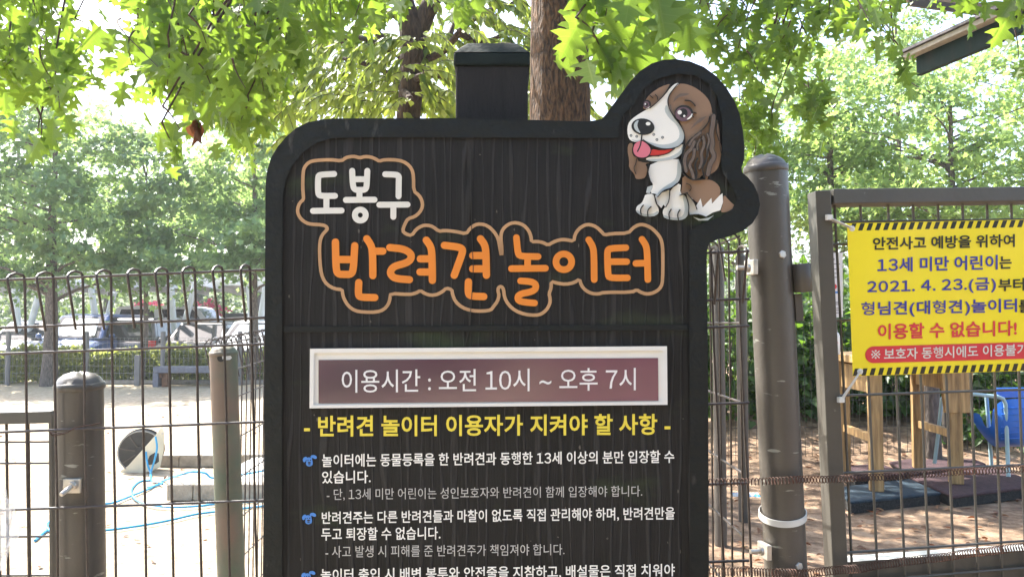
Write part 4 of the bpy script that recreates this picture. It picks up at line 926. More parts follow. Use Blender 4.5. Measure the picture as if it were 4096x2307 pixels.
sf = so.modifiers.new('round', 'SUBSURF'); sf.levels = 2; sf.render_levels = 2
rb = MB()
for y in (1630, 1655, 1680, 1705, 1730, 1752): rb.tube([P(4005, y+2, 5.205), P(4070, y, 5.175), P(4190, y, 5.21)], 0.004, 6)
rb.obj('rib', M['plastic_blue'], so, smooth=True)
b = MB(); b.bar(P(3985, 1570, 5.6), P(4210, 1568, 5.65), 0.02, 0.07); b.obj('back_rail', M['plastic_blue'], ch, bevel=0.004)
b = MB(); b.tube([P(3825, 1590, 5.25), P(3850, 1612, 5.25), P(3880, 1660, 5.28)], [0.014, 0.018, 0.012], 10); b.obj('armrest', M['steel'], ch, smooth=True)
r_ = 0.0125
for pts in ([(3768, 1590, 5.45), (3752, 1740, 5.5), (3738, 1852, 5.52)], [(3829, 1650, 5.1), (3828, 1600, 5.1), (3836, 1578, 5.12), (3856, 1572, 5.15), (3990, 1586, 5.2), (4012, 1594, 5.2), (4022, 1615, 5.2), (4026, 1700, 5.2), (4034, 1905, 5.12)], [(3946, 1588, 5.4), (3955, 1700, 5.4), (3966, 1862, 5.4)]):
    b = MB(); b.tube([P(*p) for p in smooth3] if False else [P(*p) for p in pts], r_, 10); b.obj('leg', M['tube_blue'], ch, smooth=True)
# stump behind
b = MB(); s0 = P(3728, 1805, 6.0); b.lathe((s0.x, s0.y, gz(s0.x, s0.y)-0.05), (0, 0, 1), [(0.072, 0), (0.064, 0.3), (0.060, 0.95)], 18)
tag(b.obj('dark_post', M['bark3'], smooth=True), 'weathered grey timber post standing in the ivy behind the table', 'post')
# torn wrapper on the soil
b = MB()
w0 = PZ(2985, 1985, 0.40)
for i in range(9):
    for j in range(4): b.v.append(tuple(w0 + Vector((-0.08+0.021*i, 0.02*j, 0.012*noise.noise(Vector((i*0.9, j*1.3, 2)))+0.004*j))))
b.f = [(i*4+j, i*4+j+1, i*4+j+5, i*4+j+4) for i in range(8) for j in range(3)]
wz = gz(w0.x, w0.y)
o = b.obj('wrapper', overlay(mat('wrapper_foil', (0.35, 0.37, 0.40), 0.3, 0.3, 20), (0.03, 0.22, 0.42), 14, 0.5, 0.55), smooth=True, fix=False); tag(o, 'torn blue and silver wrapper caught behind the brown fence', 'wrapper')
# clear bag at the edge
def bagmat():
    m = mat('clear_film', (0.75, 0.75, 0.76), 0.12, 0.05, 8, 0.9, 14); t = m.node_tree
    tr = t.nodes.new('ShaderNodeBsdfTransparent'); mx = t.nodes.new('ShaderNodeMixShader'); mx.inputs[0].default_value = 0.35
    t.links.new(tr.outputs[0], mx.inputs[1]); t.links.new(t.nodes['Principled BSDF'].outputs[0], mx.inputs[2]); t.links.new(mx.outputs[0], t.nodes['Material Output'].inputs[0]); return m
b = MB(); b.ball(P(-30, 2120, 1.50), 0.042, 24, 18, (1, 0.7, 1.7), 0.45, 4)
tag(b.obj('plastic_bag', bagmat(), smooth=True), 'crumpled clear plastic bag hanging against the left end of the fence', 'bag')

# ------------------------------------------------------------------ hose reel, hose, stone platform, bench
dr = PZ(575, 1888, 0.0)
reel = thing('hose_reel', dr, 'hose reel with black drum and cream side plate lying on the sand', 'hose reel')
DR = dr.y
axr = Vector((0.35, -1, 0.0)).normalized()
c0 = P(566, 1800, DR); 
b = MB(); b.lathe(c0+axr*-0.09, axr, [(0.10, 0), (0.205, 0.002), (0.205, 0.02), (0.12, 0.03), (0.12, 0.15), (0.205, 0.16), (0.205, 0.178), (0.195, 0.18), (0.19, 0.172), (0.05, 0.170), (0.05, 0.185)], 40); b.obj('drum', M['reel_black'], reel, smooth=True)
sp = MB(); xr = axr.cross(Vector((0, 0, 1))).normalized()
for i in range(8):
    qa = 2*math.pi*i/8+0.2; dv = xr*math.cos(qa)+Vector((0, 0, 1))*math.sin(qa); sp.bar(c0+axr*0.084+dv*0.05, c0+axr*0.084+dv*0.185, 0.012, 0.012, axr)
sp.obj('spokes', M['steel'], reel)
ring = MB(); ring.tube([c0+axr*0.086+(xr*math.cos(q*.1963)+Vector((0, 0, 1))*math.sin(q*.1963))*0.197 for q in range(32)], 0.006, 6, True); ring.obj('rim', M['farwire'], reel, smooth=True)
def Rr(px, py, h): return P(px, py, DR-0.12-h)
sd_ = [(478, 1898), (484, 1880), (512, 1862), (622, 1740), (640, 1712), (652, 1712), (658, 1735), (655, 1800), (640, 1868), (600, 1885), (510, 1900)]
plate2 = MB(); plate2.prism([Rr(x, y, 0.012) for x, y in sd_], [Rr(x, y, 0) for x, y in sd_]); pl2 = plate2.obj('side_plate', M['reel_cream'], reel, bevel=0.002)
hole = MB(); hp_ = [(588, 1846), (598, 1822), (620, 1808), (635, 1812), (636, 1845), (622, 1855), (596, 1858)]; hole.add([Rr(x, y, 0.0125) for x, y in hp_], [tuple(range(7))]); hole.obj('opening', M['reel_black'], pl2)
for x, y in ((483, 1896), (503, 1894), (651, 1733)):
    b = MB(); b.lathe(Rr(x, y, 0.012), (0, -1, 0), [(0.012, 0), (0.012, 0.004), (0.006, 0.006)], 10); b.obj('screw', M['zinc'], pl2)
def on(px, py, z=0.014): return PZ(px, py, z)
hs = MB(); rh = 0.0095
def catm(pts, n=6):
    r = []
    for i in range(len(pts)-1):
        p0 = pts[max(0, i-1)]; p1 = pts[i]; p2 = pts[i+1]; p3 = pts[min(len(pts)-1, i+2)]
        for j in range(n):
            t = j/n; r.append(0.5*((2*p1)+(p2-p0)*t+(2*p0-5*p1+4*p2-p3)*t*t+(3*p1-p0-3*p2+p3)*t**3))
    return r+[pts[-1]]
h1 = [P(622, 1745, DR-0.16), P(628, 1790, DR-0.19), P(618, 1840, DR-0.22), P(603, 1893, DR-0.26), on(610, 1925), on(650, 1932), on(590, 1950)] 
h2 = [P(584, 1806, DR-0.15), P(590, 1855, DR-0.2), P(603, 1893, DR-0.25), on(600, 1920)]
h3 = [on(600, 1920), on(560, 1925), on(530, 1950), on(526, 1975), on(545, 1997), on(590, 2015), on(680, 2026), on(800, 2022), on(870, 2014), on(1060, 2002)]
h4 = [on(140, 2160), on(190, 2118), on(300, 2052), on(410, 2017), on(460, 2007), on(530, 1980), on(600, 1952), on(655, 1922), P(720, 1898, 6.5), P(770, 1886, 6.6), P(820, 1891, 6.6), on(870, 1912, .14), on(1060, 1880, .14)]
h5 = [on(1060, 2022), on(870, 2044), on(780, 2056), on(680, 2079), on(560, 2101), on(410, 2121), on(300, 2134), on(225, 2132), on(193, 2115), on(188, 2097), on(205, 2082), on(240, 2076)]
for h_ in (h1, h2, h3, h4, h5): hs.tube(catm(h_), rh, 8)
tag(hs.obj('garden_hose', M['hose'], smooth=True), 'bright blue garden hose lying in loops on the sand from the reel', 'hose')
pf = PZ(665, 2002, 0.0)
plat = thing('stone_platform', (pf.x+0.6, pf.y+0.5, 0), 'low platform edged with grey stone blocks beside the hose reel', 'platform')
bw_ = 0.215; x = pf.x
for i in range(10):
    b = MB(); b.box((x+bw_/2, pf.y+0.06+rnd(-.004, .004), 0.066), bw_-0.006, 0.12, 0.134+rnd(-.004, .004)); b.obj('block', M['stone'], plat, bevel=0.008); x += bw_
pk = PZ(630, 1868, 0.0); x = pk.x
for i in range(9):
    b = MB(); b.box((x+bw_/2, pk.y+0.05, 0.062), bw_-0.006, 0.11, 0.125+rnd(-.01, .01), rnd(-.04, .04)); b.obj('block', M['stone'], plat, bevel=0.008); x += bw_
b = MB(); b.box(((pf.x+x)/2+0.1, (pf.y+pk.y)/2+0.06, 0.05), x-pf.x-0.25, pk.y-pf.y-0.12, 0.10); b.obj('paving', M['concrete'], plat)
br_ = PZ(628, 1530, 0.0); br_.y = 17.95; br_.x = (628-2048)/F*17.95; DB = 17.95
bn = thing('park_bench', br_, 'grey stone bench with a brown timber leg in front of the hedge', 'bench')
def Bp(px, py, dy=0): return P(px, py, DB+dy)
b = MB(); zt = P(622, 1466, DB).z; x0 = P(617, 1466, DB).x; x1 = P(905, 1466, DB).x
b.box(((x0+x1)/2, DB+0.2, zt-0.07), x1-x0, 0.42, 0.14); b.obj('seat', M['bench'], bn, bevel=0.015)
for xx in (x0+0.06, x1-0.06):
    b = MB(); b.box((xx, DB+0.2, (zt-0.14)/2), 0.12, 0.42, zt-0.14); b.obj('leg', M['bench'], bn)
for xx in (P(660, 1500, DB).x, P(860, 1500, DB).x):
    b = MB(); b.box((xx, DB+0.15, (zt-0.14)/2), 0.13, 0.2, zt-0.14); b.box((xx-0.08, DB+0.15, zt-0.20), 0.10, 0.2, 0.11); b.obj('timber_leg', M['bench_leg'], bn)
# ------------------------------------------------------------------ leaves
T_OAK = [(0, 0), (.05, .10), (.30, .13), (.40, .24), (.20, .30), (.13, .40), (.34, .50), (.50, .66), (.27, .64), (.14, .70), (.22, .82), (.26, .93), (.10, .88), (0, 1.04)]
T_ZEL = [(0, 0), (.15, .12), (.25, .36), (.21, .60), (.10, .82), (0, 1.05)]
T_DIA = [(0, 0), (.22, .28), (.26, .55), (.13, .85), (0, 1.0)]
T_STAR = [(0, 0), (.16, .12), (.46, .10), (.26, .38), (.42, .72), (.14, .60), (0, 1.0)]
T_IVY = [(0, 0), (.30, -.05), (.42, .25), (.30, .45), (.12, .75), (0, 1.0)]
def template(half, fold):
    n = len(half); L = [(-x, y, fold*abs(x)) for x, y in half[1:-1]]
    v = [(x, y, fold*abs(x)) for x, y in half] + L
    f1 = list(range(n)); f2 = [0, n-1] + [n+i for i in range(n-3, -1, -1)]
    return np.array(v, float), f1, f2
def leaves(name, pts, tips, nrms, sizes, half, m, parent, fold=0.25, tone=None, droop=0.12):
    V, f1, f2 = template(half, fold); V = V.copy(); V0 = V.copy(); V[:, 2] -= droop*V[:, 1]**2
    pts = np.asarray(pts, float); n = len(pts)
    y = np.asarray(tips, float); y /= np.linalg.norm(y, axis=1, keepdims=True)+1e-9
    z = np.asarray(nrms, float); z -= y*np.sum(y*z, axis=1, keepdims=True); z /= np.linalg.norm(z, axis=1, keepdims=True)+1e-9
    x = np.cross(y, z)
    s = np.asarray(sizes, float)[:, None, None]
    fo = fold*(rng.normal(size=n)*0.9+1)[:, None, None]; dr = droop*(rng.normal(size=n)*0.9+1)[:, None, None]; tw = (rng.normal(size=n)*0.25)[:, None, None]; ws = (0.75+0.5*rng.random(n))[:, None, None]
    X0 = V0[None, :, 0:1]*ws; Y0 = V0[None, :, 1:2]; Z0 = fo*np.abs(X0)-dr*Y0**2+tw*X0*Y0
    W = pts[:, None, :] + s*(X0*x[:, None, :] + Y0*y[:, None, :] + Z0*z[:, None, :])
    k = len(V); r = parent
    while r is not None and r.parent: r = r.parent
    off = np.array(ROOT[r.name]) if r is not None else np.array([pts[:, 0].mean(), pts[:, 1].mean(), pts[:, 2].min()])
    W = (W - off).reshape(-1, 3)
    me = bpy.data.meshes.new(name)
    lv = np.concatenate([(np.arange(n)*k)[:, None]+np.array(f1)[None], (np.arange(n)*k)[:, None]+np.array(f2)[None]], axis=1).reshape(-1)
    me.vertices.add(len(W)); me.vertices.foreach_set('co', W.ravel().astype(np.float32))
    me.loops.add(len(lv)); me.loops.foreach_set('vertex_index', lv.astype(np.int32))
    me.polygons.add(2*n); ln = np.tile([len(f1), len(f2)], n); st = np.concatenate([[0], np.cumsum(ln)[:-1]])
    me.polygons.foreach_set('loop_start', st.astype(np.int32)); me.polygons.foreach_set('loop_total', ln.astype(np.int32))
    me.update(calc_edges=True); me.validate()
    tn = rng.random(n) if tone is None else np.asarray(tone, float)
    at = me.attributes.new('tone', 'FLOAT', 'POINT'); at.data.foreach_set('value', np.repeat(tn, k).astype(np.float32))
    if half is T_OAK:
        a2 = me.attributes.new('blade', 'FLOAT_VECTOR', 'POINT'); a2.data.foreach_set('vector', np.tile(V0, (n, 1)).ravel().astype(np.float32))
    me.materials.append(m)
    o = bpy.data.objects.new(name, me); COL.objects.link(o)
    if parent is not None: o.parent = parent
    else: o.location = off; ROOT[o.name] = Vector(off)
    return o
def rdir(n, bias=(0, 0, 0), sp=1.0):
    d = rng.normal(size=(n, 3))*sp + np.array(bias); return d/(np.linalg.norm(d, axis=1, keepdims=True)+1e-9)
def crown_points(ells, per, spread, flat):
    "clusters of leaves spread through ellipsoids; returns leaf points, outward tips, cluster centres, tones"
    P_, T_, C_, N_t = [], [], [], []
    for (c, r, n) in ells:
        c = np.array(c, float); r = np.array(r, float)
        d = rng.normal(size=(n, 3)); d /= np.linalg.norm(d, axis=1, keepdims=True)
        cc = c + d*r*(rng.random((n, 1))**0.45)
        for p in cc:
            m_ = int(per*rnd(0.5, 1.5)); out = p-c; out[2] *= 0.3; out /= np.linalg.norm(out)+1e-6
            q = rng.normal(size=(m_, 3))*np.array([spread, spread, spread*flat]); q += out*q[:, :1]*0.3
            q[:, 2] -= 0.25*(q[:, 0]**2+q[:, 1]**2)/max(spread, 1e-6)
            P_.append(p+q); T_.append(rdir(m_, out*0.9+np.array([0, 0, -0.45]), 0.6)); C_.append(p)
            N_t.append(np.clip(rnd(0.1, 0.9)+rng.normal(size=m_)*0.18, 0, 1))
    return np.concatenate(P_), np.concatenate(T_), C_, np.concatenate(N_t)
def limb(b, a, c, r0, r1, sag=0.12, n=7, seg=7):
    a = Vector(a); c = Vector(c); L = (c-a).length; pts = []
    o1 = Vector((rnd(-1, 1), rnd(-1, 1), rnd(-.3, .6)))*L*sag
    for i in range(seg):
        t = i/(seg-1); pts.append(a.lerp(c, t)+o1*math.sin(math.pi*t)+Vector((rnd(-1, 1), rnd(-1, 1), rnd(-1, 1)))*L*0.012*(0 < i < seg-1))
    b.tube(pts, [lerp(r0, r1, i/(seg-1)) for i in range(seg)], n)
def tree(name, base, H, r, ells, leaf, per, spread, flat, half, m, bark, label, cat='tree', group=None, limbs=22, lean=(0, 0), nb=(0, 0, 0.9)):
    base = Vector(base); t = thing(name, base, label, cat, group)
    b = MB(); pts = []; rs = []
    for i in range(9):
        u = i/8; pts.append(base+Vector((lean[0]*u+0.04*H*0.3*noise.noise(Vector((u*2.5, base.x, 1))), lean[1]*u+0.04*H*0.3*noise.noise(Vector((u*2.5, base.x, 7))), H*u-0.05))); rs.append(r*(1.18-0.18*min(1, u*8))*(1-0.85*u))
    b.tube(pts, rs, 12); tr = b.obj('trunk', bark, t, smooth=True)
    ells = [(c_, r_, max(6, int(n_*0.55))) for c_, r_, n_ in ells]
    pp, tt, cc, tone = crown_points(ells, int(per*0.85), spread, flat)
    b = MB()
    for p in random.sample(cc, min(limbs, len(cc))):
        u = min(0.92, max(0.25, (p[2]-0.35*abs(p[0]-base.x)-base.z)/H)); i = u*8; k_ = int(i); a = pts[k_].lerp(pts[min(8, k_+1)], i-k_)
        limb(b, a, p, max(0.012, r*0.38*(1-0.7*u)), 0.006)
    b.obj('branches', bark, t, smooth=True)
    n = len(pp); leaves('crown', pp, tt, rdir(n, nb, 0.7), leaf*(0.7+0.6*rng.random(n)), half, m, t, tone=tone)
    return t
# ------------------------------------------------------------------ oak: trunk right behind the sign, branches hanging into the view
ob = P(2240, 480, 5.0); oz = gz(ob.x, ob.y)
oak = thing('oak_tree', (ob.x, ob.y, oz), 'large oak with brown furrowed trunk and lobed leaves hanging over the notice board', 'tree')
b = MB(); zs = [oz-0.1, oz+0.15, oz+0.6, 1.5, 2.2, 3.0, 3.8, 4.6, 5.4, 6.4, 7.5]; rr = [0.30, 0.24, 0.21, 0.197, 0.190, 0.186, 0.180, 0.17, 0.15, 0.12, 0.06]
n = 56; vs = []
for z, r in zip(zs, rr): pass
zz = [lerp(oz-0.1, 7.5, i/150) for i in range(151)]
def rad(z):
    for i in range(len(zs)-1):
        if z <= zs[i+1]: return lerp(rr[i], rr[i+1], (z-zs[i])/(zs[i+1]-zs[i]))
    return rr[-1]
for z in zz:
    for k_ in range(n):
        qa = 2*math.pi*k_/n; v = Vector((math.cos(qa)*3.2, math.sin(qa)*3.2, z*0.9)); v2 = Vector((math.cos(qa)*9, math.sin(qa)*9, z*3.0))
        r = rad(z)*(1+0.035*noise.noise(v)+0.035*abs(noise.noise(v2)))
        vs.append((ob.x+0.012*z*0+math.cos(qa)*r, ob.y+math.sin(qa)*r, z))
b.add(vs, [(j*n+k_, j*n+(k_+1) % n, (j+1)*n+(k_+1) % n, (j+1)*n+k_) for j in range(150) for k_ in range(n)])
b.obj('trunk', M['bark'], oak, smooth=True)
LP, LT, LN, LS, LTn = [], [], [], [], []
TW = MB(); ends = []
def add_leaves(p, tips, nr, s, tone): LP.append(p); LT.append(tips); LN.append(nr); LS.append(s); LTn.append(tone)
def poly_in(px, py, poly):
    c = False; j = len(poly)-1
    for i in range(len(poly)):
        if (poly[i][1] > py) != (poly[j][1] > py) and px < (poly[j][0]-poly[i][0])*(py-poly[i][1])/(poly[j][1]-poly[i][1])+poly[i][0]: c = not c
        j = i
    return c
def spray(a, c, n, size, spread, r0=0.004):
    "a hanging twig from a to c with leaves along it"
    a = Vector(a); c = Vector(c); L = (c-a).length; pts = []
    o1 = Vector((rnd(-1, 1), rnd(-1, 1), 0.7))*L*0.14
    for i in range(7): t = i/6; pts.append(a.lerp(c, t)+o1*math.sin(math.pi*t))
    TW.tube(pts, [lerp(r0, 0.0012, i/6) for i in range(7)], 5)
    ends.append(a)
    d = np.array((c-a).normalized()); P_ = []
    for i in range(n):
        t = min(1, (i+rnd(0, 1))/n*0.85+0.15); j = t*6; k_ = min(5, int(j)); q = pts[k_].lerp(pts[k_+1], j-k_)
        P_.append(np.array(q)+rng.normal(size=3)*spread)
    m_ = len(P_)
    add_leaves(np.array(P_), rdir(m_, d*0.5+np.array([0, 0, -0.75]), 0.55), rdir(m_, (0.0, -0.5, 0.75), 0.55), size*(0.65+0.6*rng.random(m_)), np.clip(rnd(.15, .85)+rng.normal(size=m_)*.2, 0, 1))
def region(poly, n_spray, dlo, dhi, size, per, Lpx=170, spread=0.05, dirpx=(0.25, 1)):
    xs_ = [p[0] for p in poly]; ys_ = [p[1] for p in poly]; k_ = 0
    while k_ < n_spray:
        x, y = rnd(min(xs_), max(xs_)), rnd(min(ys_), max(ys_))
        if not poly_in(x, y, poly): continue
        k_ += 1; d = rnd(dlo, dhi); l = Lpx*rnd(.6, 1.3); dx = rnd(-1, 1)*0.6+dirpx[0]
        spray(P(x-dx*l*0.6, y-l*0.75*dirpx[1], d+rnd(-.1, .25)), P(x+dx*l*0.4, y+l*0.25, d), per, size, spread)
# upper left bunch
region([(-150, -80), (300, -80), (345, 30), (320, 130), (300, 250), (330, 350), (250, 390), (40, 395), (-150, 360)], 38, 2.6, 3.6, 0.088, 8, 140)
region([(100, 500), (250, 480), (260, 560), (200, 580)], 2, 2.6, 2.9, 0.10, 3, 130)
# middle bunch
RB = [(470, -80), (1300, -80), (1320, 60), (1220, 200), (1140, 280), (1050, 400), (1010, 470), (960, 560), (860, 545), (720, 470), (640, 420), (610, 350), (560, 330), (520, 240), (560, 150), (640, 60), (520, 20)]
region(RB, 78, 2.5, 3.7, 0.096, 8, 160)
region([(600, 40), (1150, -40), (1150, 260), (960, 480), (680, 360)], 32, 2.9, 4.0, 0.100, 8, 160)
region([(640, 480), (720, 500), (740, 560), (660, 560)], 2, 2.6, 2.8, 0.10, 4, 120)
# beside the trunk
region([(2330, -60), (2680, -60), (2700, 120), (2620, 200), (2520, 230), (2440, 300), (2380, 330), (2330, 120)], 17, 2.0, 2.9, 0.125, 6, 190)
region([(1350, -80), (2050, -80), (2040, 30), (1850, 60), (1700, 20), (1400, 40)], 9, 2.6, 3.4, 0.115, 6, 140)
# right hanging strands, smaller in view
for (x0, y0, x1, y1, d, k_) in ((2760, -60, 2850, 170, 4.6, 3), (2840, -60, 2930, 260, 4.4, 4), (2930, -80, 2990, 330, 4.3, 5), (3000, 150, 3060, 640, 4.5, 5), (3090, -60, 3180, 260, 4.2, 5), (3160, 100, 3260, 480, 4.4, 5), (3240, -60, 3280, 140, 4.2, 4), (2960, 380, 3000, 560, 4.6, 3),
                              (3020, -60, 3080, 200, 4.8, 4), (2700, 30, 2760, 190, 4.4, 2), (3010, 560, 3100, 680, 4.7, 2), (3210, 330, 3250, 500, 4.4, 2)):
    a = P(x0, y0, d); c = P(x1, y1, d-0.2)
    for q in range(k_):
        t0 = q/k_; p0 = a.lerp(c, t0); p1 = a.lerp(c, min(1, t0+1.4/k_)); spray(p0+Vector((rnd(-.07, .07), rnd(-.2, .2), 0)), p1+Vector((rnd(-.1, .1), rnd(-.2, .2), 0)), 11, 0.088, 0.045)
# upper right, over the eave
region([(3340, -60), (3560, -60), (3540, 40), (3480, 110), (3420, 60)], 7, 2.9, 3.6, 0.105, 5, 130)
region([(4020, -40), (4250, -40), (4250, 140), (4100, 100), (4040, 30)], 7, 2.7, 3.3, 0.11, 5, 130)
for (x0, y0, x1, y1, d, k_) in ((3500, 50, 3580, 180, 3.6, 3), (3575, 160, 3640, 300, 3.8, 2), (4060, 120, 4075, 230, 3.3, 1), (3720, -90, 3780, -10, 3.3, 2), (3880, -80, 3910, 20, 3.3, 2), (3480, 40, 3420, 100, 3.4, 2)):
    a = P(x0, y0, d); c = P(x1, y1, d)
    for q in range(k_): p0 = a.lerp(c, q/k_); p1 = a.lerp(c, min(1, (q+1.2)/k_)); spray(p0, p1, 4, 0.080, 0.03)
# unseen oak canopy above, shading the scene, opened along sun rays to post and trunk
for _ in range(290):
    x, y = rnd(-3.4, 4.2), rnd(1.6, 8.4); z = 1.45+y*0.43+rnd(0.5, 2.2)
    if x < -1.6 and y > 4.0: continue
    q_ = Vector((x, y, z)); hit = False
    for tgt in (Vector((0.54, 1.58, 1.1)), Vector((0.63, 1.6, 1.1)), Vector((0.15, 4.9, 2.6))):
        r_ = q_-tgt; hit |= (r_-SUN*r_.dot(SUN)).length < 0.34
    if hit: continue
    spray((x, y, z+0.2), (x+rnd(-.4, .4), y+rnd(-.4, .4), z-0.3), 11, 0.13, 0.12)
lb = MB()
hubs = [Vector((ob.x+rnd(-.05, .05), ob.y, z)) for z in (4.2, 4.7, 5.2, 5.8, 6.3)]
mains = [((-2.6, 3.4, 4.0), 0.055), ((-1.3, 3.0, 3.7), 0.05), ((-0.6, 2.8, 3.5), 0.05), ((0.7, 2.6, 3.4), 0.045), ((1.6, 4.1, 3.9), 0.05), ((2.1, 3.2, 3.7), 0.045), ((2.6, 5.0, 4.6), 0.05), ((-1.2, 6.4, 5.4), 0.05), ((1.6, 6.8, 5.4), 0.05)]
tipsM = []
for i, (e, r) in enumerate(mains):
    a = hubs[i % 5]; limb(lb, a, e, r, 0.012, 0.08, 8, 9); tipsM += [a.lerp(Vector(e), t) for t in (0.4, 0.6, 0.8, 1.0)]
for e in ends:
    if random.random() < 0.42:
        j = min(tipsM, key=lambda p: (p-e).length); limb(lb, j, e, 0.010, 0.003, 0.10, 5, 6)
lb.obj('branches', M['bark2'], oak, smooth=True)
TW.obj('twigs', M['twig'], oak, smooth=True)
leaves('crown', np.concatenate(LP), np.concatenate(LT), np.concatenate(LN), np.concatenate(LS), T_OAK, M['oak_leaf'], oak, 0.22, np.concatenate(LTn), 0.18)
dl = P(790, 490, 2.6); dtl = leaves('withered_leaf', [dl, dl+Vector((.008, .01, .004)), dl+Vector((-.006, 0, .01))], [(0.1, 0, -1), (-.1, .1, -1), (.2, 0, -1)], [(1, -.4, 0), (-1, -.6, 0), (.3, -1, .2)], [.075, .07, .06], T_ZEL, M['dead_leaf'], oak, 0.9, None, 0.3)
# ------------------------------------------------------------------ zelkova behind the sign
zb = P(1660, 500, 6.6); zt_ = gz(zb.x, zb.y)
zel = thing('zelkova_tree', (zb.x, zb.y, zt_), 'tree with forked dark trunk and drooping pointed leaves behind the notice board', 'tree')
b = MB()
def ZP(px, py, d=6.6): return P(px, py, d)
base_ = Vector((zb.x-0.05, zb.y, zt_-0.1))
b.tube([base_, ZP(1625, 900), ZP(1632, 480), ZP(1648, 330), ZP(1655, 200), ZP(1650, 110), ZP(1625, 40), ZP(1595, -80), ZP(1560, -350)], [0.15, 0.12, 0.10, 0.10, 0.115, 0.115, 0.085, 0.08, 0.06], 14)
b.tube([ZP(1655, 170), ZP(1690, 90), ZP(1720, 20), ZP(1765, -60), ZP(1800, -300)], [0.09, 0.08, 0.075, 0.07, 0.05], 12)
b.obj('trunk', M['bark2'], zel, smooth=True)
b = MB()
for pts in ([(1650, 260), (1560, 200), (1470, 160), (1400, 150), (1340, 190)], [(1560, 200), (1500, 120), (1440, 90)], [(1660, 250), (1760, 215), (1830, 140), (1880, 90), (1960, 40), (2060, 10)], [(1790, 190), (1800, 140), (1830, 60), (1850, -40)], [(1640, 400), (1560, 300), (1440, 250), (1340, 230)],
            [(1840, 130), (1930, 170), (2050, 120)], [(1640, 330), (1700, 300), (1800, 310), (1900, 330)], [(1650, 120), (1540, 40), (1430, 20)]):
    q = [ZP(x, y, 6.6+rnd(-.5, .5)) for x, y in pts]; b.tube(catm(q, 3), [lerp(0.035, 0.012, i/(len(catm(q, 3))-1)) for i in range(len(catm(q, 3)))], 8)
LP, LT, LN, LS, LTn = [], [], [], [], []
def zspray(x, y, d, dx, l, n):
    "an arching shoot with leaves in two ranks"
    a = P(x, y, d); c = P(x+dx, y+l, d+rnd(-.3, .1)); mid = a.lerp(c, .5)+Vector((0, 0, 0.28*(c-a).length)); pts = [a.lerp(mid, t).lerp(mid.lerp(c, t), t) for t in [i/8 for i in range(9)]]
    b.tube(pts, 0.0028, 4); t_ = rnd(.1, .9)
    P_, T_, N_q, S_ = [], [], [], []
    for i in range(n):
        t = (i+0.5)/n; j = t*8; k_ = min(7, int(j)); p = pts[k_].lerp(pts[k_+1], j-k_); d_ = (pts[k_+1]-pts[k_]).normalized(); sd = d_.cross(Vector((0, -0.6, 0.8))).normalized()*(1 if i % 2 else -1)
        P_.append(p); T_.append(np.array(d_*0.7+sd*0.55+Vector((0, 0, -0.45)))+rng.normal(size=3)*0.15); N_q.append(np.array((0, -0.65, 0.75))+rng.normal(size=3)*0.25); S_.append(0.085*rnd(.7, 1.15))
    add_leaves(np.array(P_), np.array(T_), np.array(N_q), np.array(S_), np.clip(t_+rng.normal(size=n)*.18, 0, 1))
for _ in range(560):
    x, y = rnd(960, 2250), rnd(-60, 440); s_ = 1 if x > 1640 else -1
    if abs(x-1650) < 60 and -80 < y < 150 and random.random() < .75: continue
    if y < 130 and random.random() < 0.45: continue
    zspray(x-s_*40, y, 6.6+rnd(-1.0, 1.6), s_*rnd(40, 190), rnd(15, 115), random.randint(15, 23))
for _ in range(210):
    x, y = rnd(940, 2450), rnd(220, 620); s_ = random.choice((-1, 1))
    zspray(x, y, 6.9+rnd(-.6, 1.6), s_*rnd(40, 150), rnd(40, 120), random.randint(9, 15))
for _ in range(150): zspray(rnd(700, 2900), rnd(-900, -80), 7+rnd(-1.5, 2), rnd(-150, 150), rnd(80, 200), 15)
b.obj('branches', M['bark2'], zel, smooth=True)
leaves('crown', np.concatenate(LP), np.concatenate(LT), np.concatenate(LN), np.concatenate(LS), T_ZEL, M['zel_leaf'], zel, 0.2, np.concatenate(LTn), 0.15)
# the wood behind the viewer: it shades the notice board and shows in the gloss of the hours plate
wd = thing('shade_wood', (0, -6, 0.1), None, None); wd['kind'] = 'stuff'
pp, tt, cc, tone = crown_points([((-4.5, -6.5, 3.2), (2.2, 1.6, 2.4), 60), ((-1.0, -7.5, 3.6), (2.4, 1.6, 2.8), 70), ((2.6, -7.0, 3.4), (2.4, 1.6, 2.6), 60), ((6.5, -6.0, 3.4), (2.4, 1.8, 2.6), 50)], 60, .45, .6)
leaves('foliage', pp, tt, rdir(len(pp), (0, 0, .9), .7), .22*(.7+.6*rng.random(len(pp))), T_OAK, M['ivy_leaf'], wd, .22, tone)
b = MB()
for x, y in ((-4.5, -6.5), (-1.0, -7.5), (2.6, -7.0), (6.5, -6.0)): b.tube([(x, y, 0), (x+.1, y, 2), (x, y, 5)], [.22, .17, .08], 10)
b.obj('trunks', M['bark'], wd, smooth=True)
